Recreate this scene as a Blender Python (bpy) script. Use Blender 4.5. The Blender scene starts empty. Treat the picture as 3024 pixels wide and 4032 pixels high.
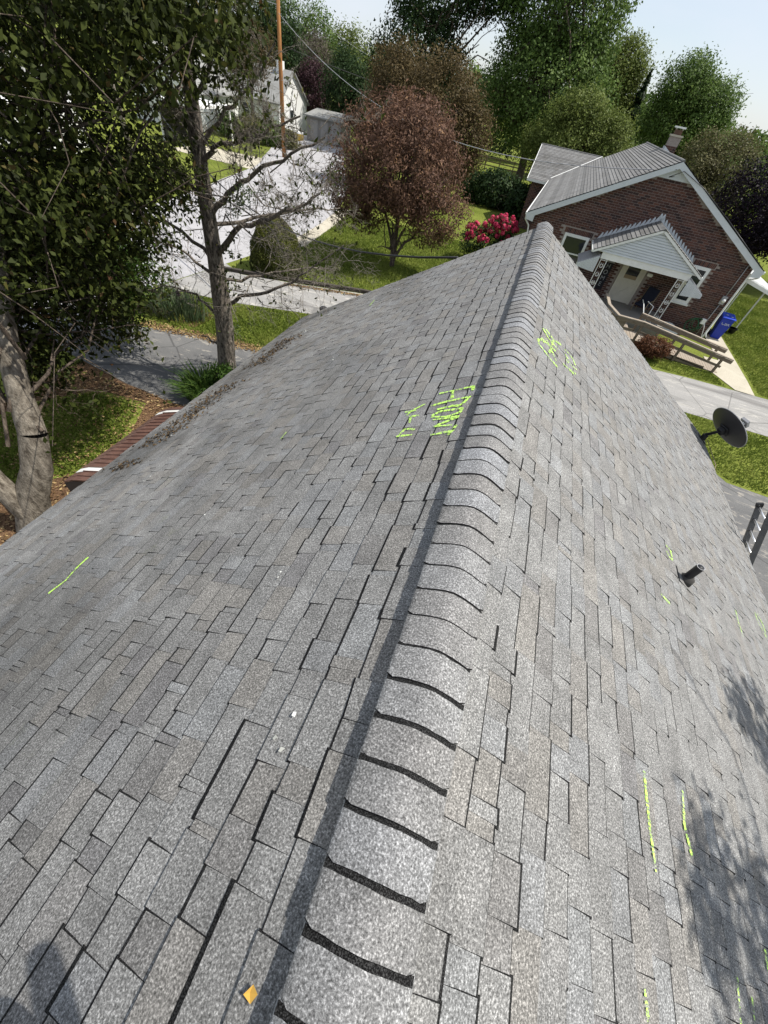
import bpy, math, random
import numpy as np
from mathutils import Vector, Matrix

# ------------------------------------------------------------------ camera, sky, sun, exposure
sc = bpy.context.scene
col = sc.collection
CAM = np.array([0.0, 0.0, 6.73])
RIGHT = Vector((0.93524421, 0.32560795, 0.13891626))
DOWN = Vector((0.33401579, -0.68166507, -0.65097326))
FWD = Vector((-0.11726771, 0.6552192, -0.7462815))
cd = bpy.data.cameras.new('camera')
cd.sensor_fit = 'HORIZONTAL'; cd.sensor_width = 26.0; cd.lens = 13.008
cd.clip_start = 0.05; cd.clip_end = 3000
cam = bpy.data.objects.new('camera', cd); col.objects.link(cam)
m = Matrix((RIGHT, -DOWN, -FWD)).transposed().to_4x4()
m.translation = Vector(CAM)
cam.matrix_world = m
sc.camera = cam

SUN_AZ = math.radians(20)          # measured from +X towards +Y
SUN_EL = math.radians(57)
sun_dir = Vector((math.cos(SUN_EL)*math.cos(SUN_AZ), math.cos(SUN_EL)*math.sin(SUN_AZ), math.sin(SUN_EL)))
sl = bpy.data.lights.new('sun', 'SUN'); sl.energy = 4.6; sl.angle = math.radians(0.53); sl.color = (1.0, 0.955, 0.88)
so = bpy.data.objects.new('sun', sl); col.objects.link(so)
so.rotation_euler = sun_dir.to_track_quat('Z', 'Y').to_euler()
so.location = (20, 8, 40)

w = bpy.data.worlds.new('World'); sc.world = w; w.use_nodes = True
nt = w.node_tree; nt.nodes.clear()
wo = nt.nodes.new('ShaderNodeOutputWorld'); bg = nt.nodes.new('ShaderNodeBackground')
sky = nt.nodes.new('ShaderNodeTexSky'); sky.sky_type = 'NISHITA'; sky.sun_disc = False
sky.sun_elevation = SUN_EL; sky.sun_rotation = math.radians(90) - SUN_AZ
sky.air_density = 1.0; sky.dust_density = 0.8; sky.ozone_density = 1.0
tc = nt.nodes.new('ShaderNodeTexCoord')
mp = nt.nodes.new('ShaderNodeMapping'); mp.inputs['Scale'].default_value = (1.0, 1.0, 3.0)
ns = nt.nodes.new('ShaderNodeTexNoise'); ns.inputs['Scale'].default_value = 2.3; ns.inputs['Detail'].default_value = 5; ns.inputs['Roughness'].default_value = 0.55
rp = nt.nodes.new('ShaderNodeValToRGB'); rp.color_ramp.elements[0].position = 0.38; rp.color_ramp.elements[1].position = 0.68
rp.color_ramp.elements[0].color = (0.5,)*3 + (1,); rp.color_ramp.elements[1].color = (0.93,)*3 + (1,)
mx = nt.nodes.new('ShaderNodeMix'); mx.data_type = 'RGBA'
mx.inputs[7].default_value = (5.6, 6.0, 6.7, 1)
L = nt.links.new
L(tc.outputs['Generated'], mp.inputs['Vector']); L(mp.outputs['Vector'], ns.inputs['Vector']); L(ns.outputs['Fac'], rp.inputs['Fac'])
L(rp.outputs['Color'], mx.inputs[0]); L(sky.outputs['Color'], mx.inputs[6]); L(mx.outputs[2], bg.inputs['Color'])
bg.inputs['Strength'].default_value = 0.1
L(bg.outputs['Background'], wo.inputs['Surface'])
vs = sc.view_settings
vs.view_transform = 'Standard'; vs.look = 'None'; vs.gamma = 1.0; vs.use_curve_mapping = False
vs.exposure = 0.55
sc.render.engine = 'CYCLES'
sc.cycles.use_denoising = True
sc.cycles.max_bounces = 6; sc.cycles.diffuse_bounces = 3; sc.cycles.transparent_max_bounces = 8
sc.cycles.sample_clamp_indirect = 6.0

rng = np.random.default_rng(7)
random.seed(7)

# ------------------------------------------------------------------ materials
MATS = {}
def mat(name, color, rough=0.85, spec=0.3, metal=0.0):
    if name in MATS: return MATS[name]
    m = bpy.data.materials.new(name); m.use_nodes = True
    b = m.node_tree.nodes['Principled BSDF']
    b.inputs['Base Color'].default_value = (*color, 1); b.inputs['Roughness'].default_value = rough
    b.inputs['Specular IOR Level'].default_value = spec; b.inputs['Metallic'].default_value = metal
    MATS[name] = m; return m
class NT:
    def __init__(s, name, rough=0.9, spec=0.2):
        s.m = mat(name, (0.5, 0.5, 0.5), rough, spec); s.t = s.m.node_tree; s.b = s.t.nodes['Principled BSDF']
    def n(s, typ, **kw):
        n = s.t.nodes.new('ShaderNode' + typ)
        for k, v in kw.items(): setattr(n, k, v)
        return n
    def l(s, a, b): s.t.links.new(a, b)
    def pos(s): return s.n('NewGeometry').outputs['Position']
    def noise(s, scale, detail=3, rough=0.55, vec=None, stretch=None, dist=0.0):
        v = vec if vec is not None else s.pos()
        if stretch:
            mp = s.n('Mapping'); mp.inputs['Scale'].default_value = stretch; s.l(v, mp.inputs['Vector']); v = mp.outputs['Vector']
        n = s.n('TexNoise'); n.inputs['Scale'].default_value = scale; n.inputs['Detail'].default_value = detail; n.inputs['Roughness'].default_value = rough
        n.inputs['Distortion'].default_value = dist
        s.l(v, n.inputs['Vector']); return n.outputs['Fac']
    def ramp(s, fac, stops):
        r = s.n('ValToRGB'); e = r.color_ramp.elements
        while len(e) < len(stops): e.new(0.5)
        for i, (p, c) in enumerate(stops):
            e[i].position = p; e[i].color = (*c, 1) if hasattr(c, '__len__') else (c, c, c, 1)
        s.l(fac, r.inputs['Fac']); return r.outputs['Color']
    def mix(s, fac, a, b, mode='MIX'):
        n = s.n('Mix', data_type='RGBA', blend_type=mode)
        for i, v in ((0, fac), (6, a), (7, b)):
            if isinstance(v, (int, float)): n.inputs[i].default_value = v
            elif isinstance(v, tuple): n.inputs[i].default_value = (*v, 1)
            else: s.l(v, n.inputs[i])
        return n.outputs[2]
    def attr(s, name): return s.n('Attribute', attribute_name=name)
    def out(s, colr): s.l(colr, s.b.inputs['Base Color'])
    def bump(s, h, strength=0.3, dist=0.01):
        b = s.n('Bump'); b.inputs['Strength'].default_value = strength; b.inputs['Distance'].default_value = dist
        s.l(h, b.inputs['Height']); s.l(b.outputs['Normal'], s.b.inputs['Normal'])

def shingle_material(name, tone_from):
    t = NT(name, 0.95, 0.15)
    if tone_from == 'attr': tone = t.attr('tone').outputs['Color']
    else:
        oi = t.n('ObjectInfo'); tone = t.ramp(oi.outputs['Random'], [(0, (0.165, 0.16, 0.155)), (0.5, (0.185, 0.185, 0.185)), (1, (0.2, 0.205, 0.215))])
    g = t.noise(150, 3, 0.75)
    gr = t.ramp(g, [(0.32, 0.28), (0.46, 0.8), (0.56, 1.25), (0.68, 2.6)])
    c = t.mix(1.0, tone, gr, 'MULTIPLY')
    sp = t.noise(7.0, 4, 0.6)
    c = t.mix(1.0, c, t.ramp(sp, [(0.3, 0.82), (0.7, 1.14)]), 'MULTIPLY')
    # old algae staining: broad dark blotches, only on the slope that falls away to the west
    geo = t.n('NewGeometry'); sx = t.n('SeparateXYZ'); t.l(geo.outputs['Position'], sx.inputs[0])
    st = t.noise(0.55, 4, 0.62, stretch=(0.8, 0.55, 0.8), dist=0.6)
    stc = t.ramp(st, [(0.45, 1.05), (0.62, 0.6)])
    msk = t.n('MapRange'); msk.inputs[1].default_value = -0.6; msk.inputs[2].default_value = -2.2; t.l(sx.outputs[0], msk.inputs[0])
    c = t.mix(msk.outputs[0], c, t.mix(1.0, c, stc, 'MULTIPLY'))
    li = t.noise(2.4, 5, 0.7); lim = t.ramp(li, [(0.62, 0.0), (0.74, 1.0)])
    lm = t.n('Math', operation='MULTIPLY'); t.l(lim, lm.inputs[0]); t.l(msk.outputs[0], lm.inputs[1])
    lm2 = t.n('Math', operation='MULTIPLY'); t.l(lm.outputs[0], lm2.inputs[0]); lm2.inputs[1].default_value = 0.35
    c = t.mix(lm2.outputs[0], c, (0.17, 0.18, 0.09))
    t.out(c); t.bump(g, 0.35, 0.002)
    return t.m
M_SH = shingle_material('asphalt_shingle', 'attr')
M_CAP = shingle_material('ridge_cap_shingle', 'obj')
t = NT('shingle_edge_and_shadow', 0.98, 0.05); g = t.noise(300, 1); t.out(t.ramp(g, [(0.45, 0.007), (0.72, 0.055)])); M_EDGE_AND_SHADOW = t.m  # black asphalt edges; also colours the painted shadow lines of the roof shingles
t = NT('ridge_vent_plastic', 0.7, 0.3); t.out(t.ramp(t.noise(30, 2), [(0.3, 0.006), (0.7, 0.014)])); M_VENT = t.m
t = NT('drip_edge_paint', 0.5, 0.4); t.out(t.ramp(t.noise(14, 4), [(0.3, (0.1, 0.03, 0.022)), (0.7, (0.2, 0.075, 0.055))])); M_DRIP = t.m
# chalk: broken, dusty cover
t = NT('chalk_dust', 1.0, 0.0)
geo = t.noise(260, 2, 0.8); t.out(t.ramp(geo, [(0.3, (0.36, 0.6, 0.09)), (0.7, (0.62, 0.95, 0.22))]))
tr = t.n('BsdfTransparent'); ms = t.n('MixShader'); a = t.attr('cover'); k = t.noise(170, 2, 0.7)
ad = t.n('Math', operation='ADD'); t.l(a.outputs['Fac'], ad.inputs[0]); t.l(k, ad.inputs[1])
gt = t.n('MapRange'); gt.inputs[1].default_value = 0.98; gt.inputs[2].default_value = 1.1; t.l(ad.outputs[0], gt.inputs[0])
t.l(gt.outputs[0], ms.inputs[0]); t.l(tr.outputs[0], ms.inputs[1]); t.l(t.b.outputs[0], ms.inputs[2]); t.l(ms.outputs[0], t.t.nodes['Material Output'].inputs['Surface'])
M_CHALK = t.m
# ground
t = NT('lawn_soil', 1.0, 0.05)
a = t.noise(0.35, 5, 0.6); b = t.noise(9, 4, 0.7); f = t.noise(60, 2, 0.7)
c = t.mix(t.ramp(a, [(0.35, 0.0), (0.65, 1.0)]), (0.1, 0.125, 0.022), (0.16, 0.185, 0.038))
c = t.mix(1.0, c, t.ramp(b, [(0.3, 0.62), (0.7, 1.35)]), 'MULTIPLY'); c = t.mix(1.0, c, t.ramp(f, [(0.3, 0.6), (0.7, 1.4)]), 'MULTIPLY')
d = t.noise(1.7, 4, 0.7); c = t.mix(t.ramp(d, [(0.66, 0.0), (0.75, 0.55)]), c, (0.14, 0.11, 0.05))
t.out(c); t.bump(f, 0.6, 0.03); M_LAWN = t.m
def paving(name, lo, hi, streak=None, stretch=(1, 1, 1), dark=None, crack=True):
    t = NT(name, 0.95, 0.15)
    a = t.noise(1.1, 5, 0.65, stretch=stretch, dist=0.4); f = t.noise(55, 2, 0.7)
    c = t.mix(t.ramp(a, [(0.3, 0.0), (0.7, 1.0)]), lo, hi)
    c = t.mix(1.0, c, t.ramp(f, [(0.3, 0.78), (0.7, 1.2)]), 'MULTIPLY')
    if streak:
        s = t.noise(2.6, 5, 0.7, stretch=stretch, dist=1.2); c = t.mix(t.ramp(s, [(0.56, 0.0), (0.63, 0.85)]), c, streak)
    if dark:
        s = t.noise(0.8, 3, 0.6, stretch=stretch, dist=0.8); c = t.mix(t.ramp(s, [(0.55, 0.0), (0.7, 0.75)]), c, dark)
    if crack:
        v = t.n('TexVoronoi', feature='DISTANCE_TO_EDGE'); v.inputs['Scale'].default_value = 0.45; t.l(t.pos(), v.inputs['Vector'])
        c = t.mix(t.ramp(v.outputs['Distance'], [(0.004, 0.55), (0.012, 0.0)]), c, tuple(x*0.35 for x in lo))
    t.out(c); t.bump(f, 0.4, 0.008); return t.m
M_STREET = paving('worn_street_asphalt', (0.31, 0.305, 0.31), (0.37, 0.36, 0.365), crack=True)
M_ALLEY = paving('worn_alley_paving', (0.22, 0.215, 0.205), (0.31, 0.3, 0.285), streak=(0.42, 0.4, 0.36), stretch=(0.3, 1.8, 1), dark=(0.13, 0.125, 0.12))
M_DRIVE = paving('grey_driveway', (0.1, 0.1, 0.1), (0.15, 0.148, 0.145), streak=(0.27, 0.25, 0.22), stretch=(0.5, 1.2, 1))
M_CONC = paving('pale_concrete', (0.36, 0.33, 0.26), (0.46, 0.42, 0.34), crack=False)
t = NT('bark_mulch', 1.0, 0.05); a = t.noise(26, 4, 0.75); t.out(t.ramp(a, [(0.3, (0.035, 0.02, 0.012)), (0.5, (0.12, 0.07, 0.04)), (0.7, (0.26, 0.17, 0.095))])); t.bump(a, 0.9, 0.04); M_MULCH = t.m
# buildings
t = NT('brick_face', 0.92, 0.15); tone = t.attr('tone').outputs['Color']; f = t.noise(40, 3, 0.7); t.out(t.mix(1.0, tone, t.ramp(f, [(0.3, 0.7), (0.7, 1.3)]), 'MULTIPLY')); t.bump(f, 0.4, 0.004); M_BRICK = t.m
t = NT('mortar', 0.95, 0.1); t.out(t.ramp(t.noise(20, 3), [(0.3, (0.22, 0.185, 0.165)), (0.7, (0.33, 0.285, 0.26))])); M_MORTAR = t.m
def painted(name, c, var=0.1, rough=0.55, scale=3.0):
    t = NT(name, rough, 0.35); a = t.noise(scale, 4, 0.65)
    t.out(t.ramp(a, [(0.3, tuple(x*(1-var) for x in c)), (0.7, tuple(min(1, x*(1+var*0.5)) for x in c))])); return t.m
M_WHITE = painted('white_paint', (0.74, 0.74, 0.72)); M_SIDING = painted('white_siding', (0.56, 0.585, 0.61), 0.06)
M_CREAM = painted('cream_door', (0.55, 0.52, 0.44)); M_GREYMETAL = painted('grey_metal', (0.33, 0.33, 0.34), 0.15, 0.4)
M_FARWALL = painted('white_wall', (0.72, 0.72, 0.7), 0.05)
M_DARKMETAL = painted('dark_metal', (0.035, 0.035, 0.038), 0.2, 0.5); M_BLACK = mat('black_plastic', (0.015, 0.015, 0.017), 0.5, 0.4)
M_ALU = mat('aluminium', (0.75, 0.76, 0.78), 0.35, 0.5, 0.85); M_BLUE = painted('blue_plastic', (0.012, 0.035, 0.33), 0.15, 0.45, 6)
M_GLASS = mat('window_glass', (0.02, 0.024, 0.028), 0.06, 0.6); M_GREEN = painted('green_hose', (0.02, 0.11, 0.05), 0.2, 0.5)
M_FIBRE = painted('grey_fibreglass', (0.11, 0.11, 0.115), 0.2, 0.6, 12)
M_YELLOW = painted('yellow_hull', (0.4, 0.27, 0.03), 0.15); M_TAN = painted('tan_panel', (0.26, 0.2, 0.12))
t = NT('awning_brown', 0.5, 0.4); a = t.noise(4, 5, 0.7); t.out(t.ramp(a, [(0.3, (0.09, 0.045, 0.035)), (0.7, (0.16, 0.085, 0.065))])); M_AWN = t.m
M_ROOFGREY = None
t = NT('grey_tab_shingle', 0.95, 0.15); oi = t.n('ObjectInfo'); b0 = t.ramp(oi.outputs['Random'], [(0, 0.13), (1, 0.2)]); a = t.noise(2.0, 5, 0.65); f = t.noise(11, 3, 0.7, stretch=(1, 1, 1))
c = t.mix(1.0, b0, t.ramp(a, [(0.3, (0.78, 0.76, 0.72)), (0.7, (1.15, 1.15, 1.15))]), 'MULTIPLY'); c = t.mix(1.0, c, t.ramp(f, [(0.3, 0.75), (0.7, 1.25)]), 'MULTIPLY'); t.out(c); M_ROOFGREY = t.m
def wood(name, lo, hi):
    t = NT(name, 0.9, 0.15); a = t.noise(5, 5, 0.7, stretch=(1, 6, 6)); t.out(t.ramp(a, [(0.3, lo), (0.7, hi)])); return t.m
M_DECK = wood('weathered_deck', (0.2, 0.165, 0.13), (0.36, 0.31, 0.25)); M_RAIL = wood('weathered_rail', (0.1, 0.08, 0.06), (0.22, 0.18, 0.13))
t = NT('pole_wood', 0.9, 0.1); a = t.noise(3, 4, 0.7, stretch=(8, 8, 0.6)); t.out(t.ramp(a, [(0.3, (0.16, 0.07, 0.025)), (0.7, (0.38, 0.19, 0.075))])); M_POLE = t.m
def bark(name, lo, hi, scale=9):
    t = NT(name, 0.95, 0.1); a = t.noise(scale, 5, 0.75, stretch=(1.6, 1.6, 0.55)); t.out(t.ramp(a, [(0.34, lo), (0.5, tuple((x+y)/2 for x, y in zip(lo, hi))), (0.66, hi)])); t.bump(a, 1.0, 0.05); return t.m
M_BARK = bark('dark_bark', (0.028, 0.022, 0.018), (0.17, 0.135, 0.105)); M_BARKG = bark('grey_bark', (0.07, 0.058, 0.044), (0.3, 0.265, 0.215), 7)
M_BARKR = bark('rough_bark', (0.02, 0.016, 0.013), (0.33, 0.285, 0.24), 13)
M_TWIG = bark('pale_twig', (0.11, 0.095, 0.08), (0.36, 0.32, 0.27), 20)
def leafmat(name, stops, trans=0.3, rough=0.55):
    t = NT(name, rough, 0.1); a = t.attr('lv').outputs['Fac']; c = t.ramp(a, stops); t.out(c)
    tl = t.n('BsdfTranslucent'); t.l(c, tl.inputs['Color']); ms = t.n('MixShader'); ms.inputs[0].default_value = trans
    t.l(t.b.outputs[0], ms.inputs[1]); t.l(tl.outputs[0], ms.inputs[2]); t.l(ms.outputs[0], t.t.nodes['Material Output'].inputs['Surface']); return t.m
LEAF = dict(
    cherry=leafmat('plum_leaf', [(0, (0.012, 0.014, 0.005)), (0.45, (0.03, 0.04, 0.009)), (0.85, (0.07, 0.085, 0.018)), (1, (0.11, 0.05, 0.03))], 0.25, 0.6),
    maple=leafmat('bright_leaf', [(0, (0.025, 0.045, 0.01)), (0.6, (0.05, 0.095, 0.015)), (1, (0.095, 0.16, 0.025))], 0.35),
    maroon=leafmat('maroon_leaf', [(0, (0.045, 0.024, 0.018)), (0.45, (0.13, 0.075, 0.053)), (0.8, (0.2, 0.115, 0.075)), (1, (0.3, 0.175, 0.09))], 0.3),
    green=leafmat('green_leaf', [(0, (0.04, 0.07, 0.018)), (0.55, (0.095, 0.15, 0.036)), (1, (0.2, 0.27, 0.08))], 0.35),
    dark=leafmat('deep_green_leaf', [(0, (0.014, 0.028, 0.011)), (0.7, (0.036, 0.065, 0.022)), (1, (0.09, 0.13, 0.042))], 0.25),
    lime=leafmat('yellow_green_leaf', [(0, (0.065, 0.088, 0.02)), (0.6, (0.13, 0.165, 0.04)), (1, (0.21, 0.24, 0.075))], 0.35),
    olive=leafmat('olive_leaf', [(0, (0.06, 0.056, 0.024)), (0.6, (0.12, 0.115, 0.05)), (1, (0.2, 0.19, 0.09))], 0.3),
    copper=leafmat('copper_leaf', [(0, (0.05, 0.037, 0.018)), (0.6, (0.1, 0.074, 0.034)), (1, (0.16, 0.12, 0.055))], 0.3),
    purple=leafmat('purple_leaf', [(0, (0.006, 0.004, 0.008)), (0.7, (0.014, 0.009, 0.014)), (1, (0.03, 0.018, 0.024))], 0.1),
    plum=leafmat('dusky_plum_leaf', [(0, (0.03, 0.014, 0.018)), (0.7, (0.06, 0.03, 0.035)), (1, (0.12, 0.08, 0.085))], 0.2),
    grey=leafmat('grey_bud', [(0, (0.06, 0.05, 0.04)), (1, (0.14, 0.115, 0.09))], 0.1),
    yew=leafmat('yew_needle', [(0, (0.02, 0.03, 0.008)), (0.6, (0.06, 0.068, 0.012)), (1, (0.14, 0.14, 0.025))], 0.15),
    iris=leafmat('sword_leaf', [(0, (0.04, 0.065, 0.03)), (0.6, (0.085, 0.12, 0.06)), (1, (0.15, 0.18, 0.1))], 0.2),
    lily=leafmat('lily_leaf', [(0, (0.03, 0.06, 0.012)), (0.6, (0.06, 0.115, 0.02)), (1, (0.11, 0.17, 0.035))], 0.3),
    grass=leafmat('grass_blade', [(0, (0.075, 0.11, 0.016)), (0.6, (0.14, 0.185, 0.03)), (1, (0.23, 0.25, 0.06))], 0.35),
    barberry=leafmat('barberry_leaf', [(0, (0.045, 0.02, 0.012)), (0.6, (0.12, 0.05, 0.025)), (0.9, (0.19, 0.09, 0.045)), (1, (0.12, 0.13, 0.035))], 0.2),
    pink=leafmat('pink_petal', [(0, (0.38, 0.02, 0.07)), (0.6, (0.62, 0.05, 0.13)), (1, (0.8, 0.16, 0.25))], 0.25),
    litter=leafmat('dry_leaf', [(0, (0.06, 0.035, 0.018)), (0.5, (0.2, 0.125, 0.06)), (1, (0.42, 0.31, 0.15))], 0.1),
    debris=leafmat('rotting_leaf', [(0, (0.03, 0.02, 0.012)), (0.6, (0.085, 0.06, 0.035)), (1, (0.15, 0.1, 0.05))], 0.05),
    petal=leafmat('pale_petal', [(0, (0.5, 0.5, 0.45)), (1, (0.8, 0.8, 0.76))], 0.1),
)

# ------------------------------------------------------------------ builders
def link(o, parent=None):
    col.objects.link(o)
    if parent is not None: o.parent = parent
    return o
def tag(o, label=None, cat=None, group=None, kind=None):
    if label: o['label'] = label
    if cat: o['category'] = cat
    if group: o['group'] = group
    if kind: o['kind'] = kind
    return o
def empty(name, loc=(0, 0, 0), rz=0.0, label=None, cat=None, group=None):
    o = bpy.data.objects.new(name, None); o.location = loc; o.rotation_euler = (0, 0, rz); o.empty_display_size = 0.2
    link(o); return tag(o, label, cat, group)
def text_mesh(name, body, size, ext, m_, parent, loc, rot):
    cu = bpy.data.curves.new(name, 'FONT'); cu.body = body; cu.size = size; cu.extrude = ext; cu.align_x = 'CENTER'
    tmp = bpy.data.objects.new('tmp_text', cu); me = bpy.data.meshes.new_from_object(tmp); bpy.data.objects.remove(tmp); me.name = name; me.materials.clear(); me.materials.append(m_)
    o = link(bpy.data.objects.new(name, me), parent); o.location = loc; o.rotation_euler = rot; return o
class MB:
    def __init__(s): s.v = []; s.f = []; s.m = []
    def add(s, vs, fs, mi=0):
        b = len(s.v); s.v += [tuple(map(float, p)) for p in vs]; s.f += [tuple(b+i for i in f) for f in fs]; s.m += [mi]*len(fs); return s
    def box(s, c, d, mi=0, rot=None):
        hx, hy, hz = d[0]/2, d[1]/2, d[2]/2
        P = [Vector((x, y, z)) for x in (-hx, hx) for y in (-hy, hy) for z in (-hz, hz)]
        if rot is not None: P = [rot @ p for p in P]
        c = Vector(c)
        return s.add([p + c for p in P], [(0, 1, 3, 2), (4, 6, 7, 5), (0, 4, 5, 1), (2, 3, 7, 6), (0, 2, 6, 4), (1, 5, 7, 3)], mi)
    def mm(s, x0, x1, y0, y1, z0, z1, mi=0): return s.box(((x0+x1)/2, (y0+y1)/2, (z0+z1)/2), (x1-x0, y1-y0, z1-z0), mi)
    def beam(s, a, b, wd, ht, mi=0, up=Vector((0, 0, 1))):
        a = Vector(a); b = Vector(b); d = b - a; L_ = d.length; d.normalize()
        sd = d.cross(up)
        if sd.length < 1e-4: sd = Vector((1, 0, 0))
        sd.normalize(); u = sd.cross(d)
        R = Matrix((d, sd, u)).transposed()
        return s.box((a+b)/2, (L_, wd, ht), mi, R)
    def prism(s, poly, d, mi=0):
        poly = [Vector(p) for p in poly]; d = Vector(d); n = len(poly)
        fs = [tuple(range(n))[::-1], tuple(range(n, 2*n))] + [(i, (i+1) % n, n+(i+1) % n, n+i) for i in range(n)]
        return s.add(poly + [p+d for p in poly], fs, mi)
    def tube(s, pts, rad, n=8, mi=0, cap=True):
        V_, F_ = tube_arrays(pts, rad, n, cap); return s.add(V_, F_, mi)
    def build(s, name, mats, parent=None, smooth=False, bevel=0):
        me = bpy.data.meshes.new(name); me.from_pydata(s.v, [], s.f)
        for x in (mats if isinstance(mats, (list, tuple)) else [mats]): me.materials.append(x)
        me.polygons.foreach_set('material_index', s.m)
        if smooth: me.polygons.foreach_set('use_smooth', [True]*len(s.f))
        me.update(); o = link(bpy.data.objects.new(name, me), parent)
        if bevel:
            b = o.modifiers.new('edge', 'BEVEL'); b.width = bevel; b.segments = 2; b.limit_method = 'ANGLE'
        return o
def tube_arrays(pts, rad, n=6, cap=True):
    P = np.asarray(pts, float); K = len(P)
    r = np.asarray(rad, float) if hasattr(rad, '__len__') else np.full(K, rad)
    T = np.gradient(P, axis=0); T /= np.linalg.norm(T, axis=1)[:, None] + 1e-9
    ref = np.array([0.31, 0.17, 0.93]) if abs(T[0][2]) < 0.9 else np.array([1.0, 0.1, 0.05])
    A = np.cross(T, ref); A /= np.linalg.norm(A, axis=1)[:, None] + 1e-9
    B = np.cross(T, A)
    an = np.arange(n)*2*math.pi/n
    V_ = (P[:, None, :] + r[:, None, None]*(np.cos(an)[None, :, None]*A[:, None, :] + np.sin(an)[None, :, None]*B[:, None, :])).reshape(-1, 3)
    F_ = []
    for i in range(K-1):
        for j in range(n):
            F_.append((i*n+j, i*n+(j+1) % n, (i+1)*n+(j+1) % n, (i+1)*n+j))
    if cap: F_ += [tuple(range(n))[::-1], tuple((K-1)*n+j for j in range(n))]
    return V_, F_
def quads_obj(name, V_, mats, parent=None, attrs=None, midx=None, k=4):
    """V_ (N,k,3): one k-gon each; attrs {name: per-face values (N,) or (N,3)}"""
    N = len(V_); me = bpy.data.meshes.new(name)
    me.vertices.add(N*k); me.vertices.foreach_set('co', np.ascontiguousarray(V_, np.float32).ravel())
    me.loops.add(N*k); me.loops.foreach_set('vertex_index', np.arange(N*k, dtype=np.int32))
    me.polygons.add(N); me.polygons.foreach_set('loop_start', np.arange(0, N*k, k, dtype=np.int32)); me.polygons.foreach_set('loop_total', np.full(N, k, np.int32))
    for x in (mats if isinstance(mats, (list, tuple)) else [mats]): me.materials.append(x)
    if midx is not None: me.polygons.foreach_set('material_index', np.asarray(midx, np.int32))
    me.update(calc_edges=True)
    for a, vals in (attrs or {}).items():
        vals = np.asarray(vals, np.float32)
        if vals.ndim == 1:
            at = me.attributes.new(a, 'FLOAT', 'POINT'); at.data.foreach_set('value', np.repeat(vals, k))
        else:
            c4 = np.ones((N, 4), np.float32); c4[:, :3] = vals
            at = me.attributes.new(a, 'FLOAT_COLOR', 'POINT'); at.data.foreach_set('color', np.repeat(c4, k, axis=0).ravel())
    return link(bpy.data.objects.new(name, me), parent)
def unit(a): return a/(np.linalg.norm(a, axis=-1, keepdims=True) + 1e-9)
def leaf_quads(P, nrm, size, r, asp=0.5, droop=0.0):
    """pointed folded leaves at P facing nrm"""
    N = len(P); s = size*(0.65 + 0.7*r.random(N))
    t_ = r.normal(size=(N, 3)); t_[:, 2] -= droop; n_ = unit(nrm)
    t_ = unit(t_ - (t_*n_).sum(1)[:, None]*n_); b_ = np.cross(n_, t_)
    h = s[:, None]/2
    mid = P + t_*h*0.1
    return np.stack([P - t_*h, mid + b_*h*asp + n_*h*0.18, P + t_*h - n_*h*0.1, mid - b_*h*asp + n_*h*0.18], 1)
def lobes_points(lobes, clumps, per, spread, r, shell=0.55, flat=0.75):
    vol = np.array([l[3]*l[4] + l[3]*l[5] + l[4]*l[5] for l in lobes]); cnt = np.maximum(1, (clumps*vol/vol.sum()).astype(int))
    PP = []; NN = []; CV = []
    for l, k in zip(lobes, cnt):
        c = np.array(l[:3]); R = np.array(l[3:6])
        d = unit(r.normal(size=(k, 3))); rr = shell + (1-shell)*r.random(k)**0.6
        rr *= 0.88 + 0.2*r.random(k)
        cc = c + d*rr[:, None]*R
        off = r.normal(size=(k, per, 3))*spread; off[..., 2] *= flat
        P = cc[:, None, :] + off
        out = unit(P - c)
        nr = unit(out*0.7 + np.array([0, 0, 0.55]) + r.normal(size=out.shape)*0.65)
        PP.append(P.reshape(-1, 3)); NN.append(nr.reshape(-1, 3)); CV.append(np.repeat(r.random(k), per))
    return np.concatenate(PP), np.concatenate(NN), np.concatenate(CV)
def wander(a, b, k, jit, r, sag=0.0):
    a = np.array(a, float); b = np.array(b, float); tt = np.linspace(0, 1, k)[:, None]
    P = a + (b-a)*tt; L_ = np.linalg.norm(b-a)
    J = np.cumsum(r.normal(size=(k, 3)), 0)*jit*L_/k; J -= tt*J[-1]; P = P + J
    P[:, 2] += -sag*L_*4*(tt*(1-tt))[:, 0]; return P
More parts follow.
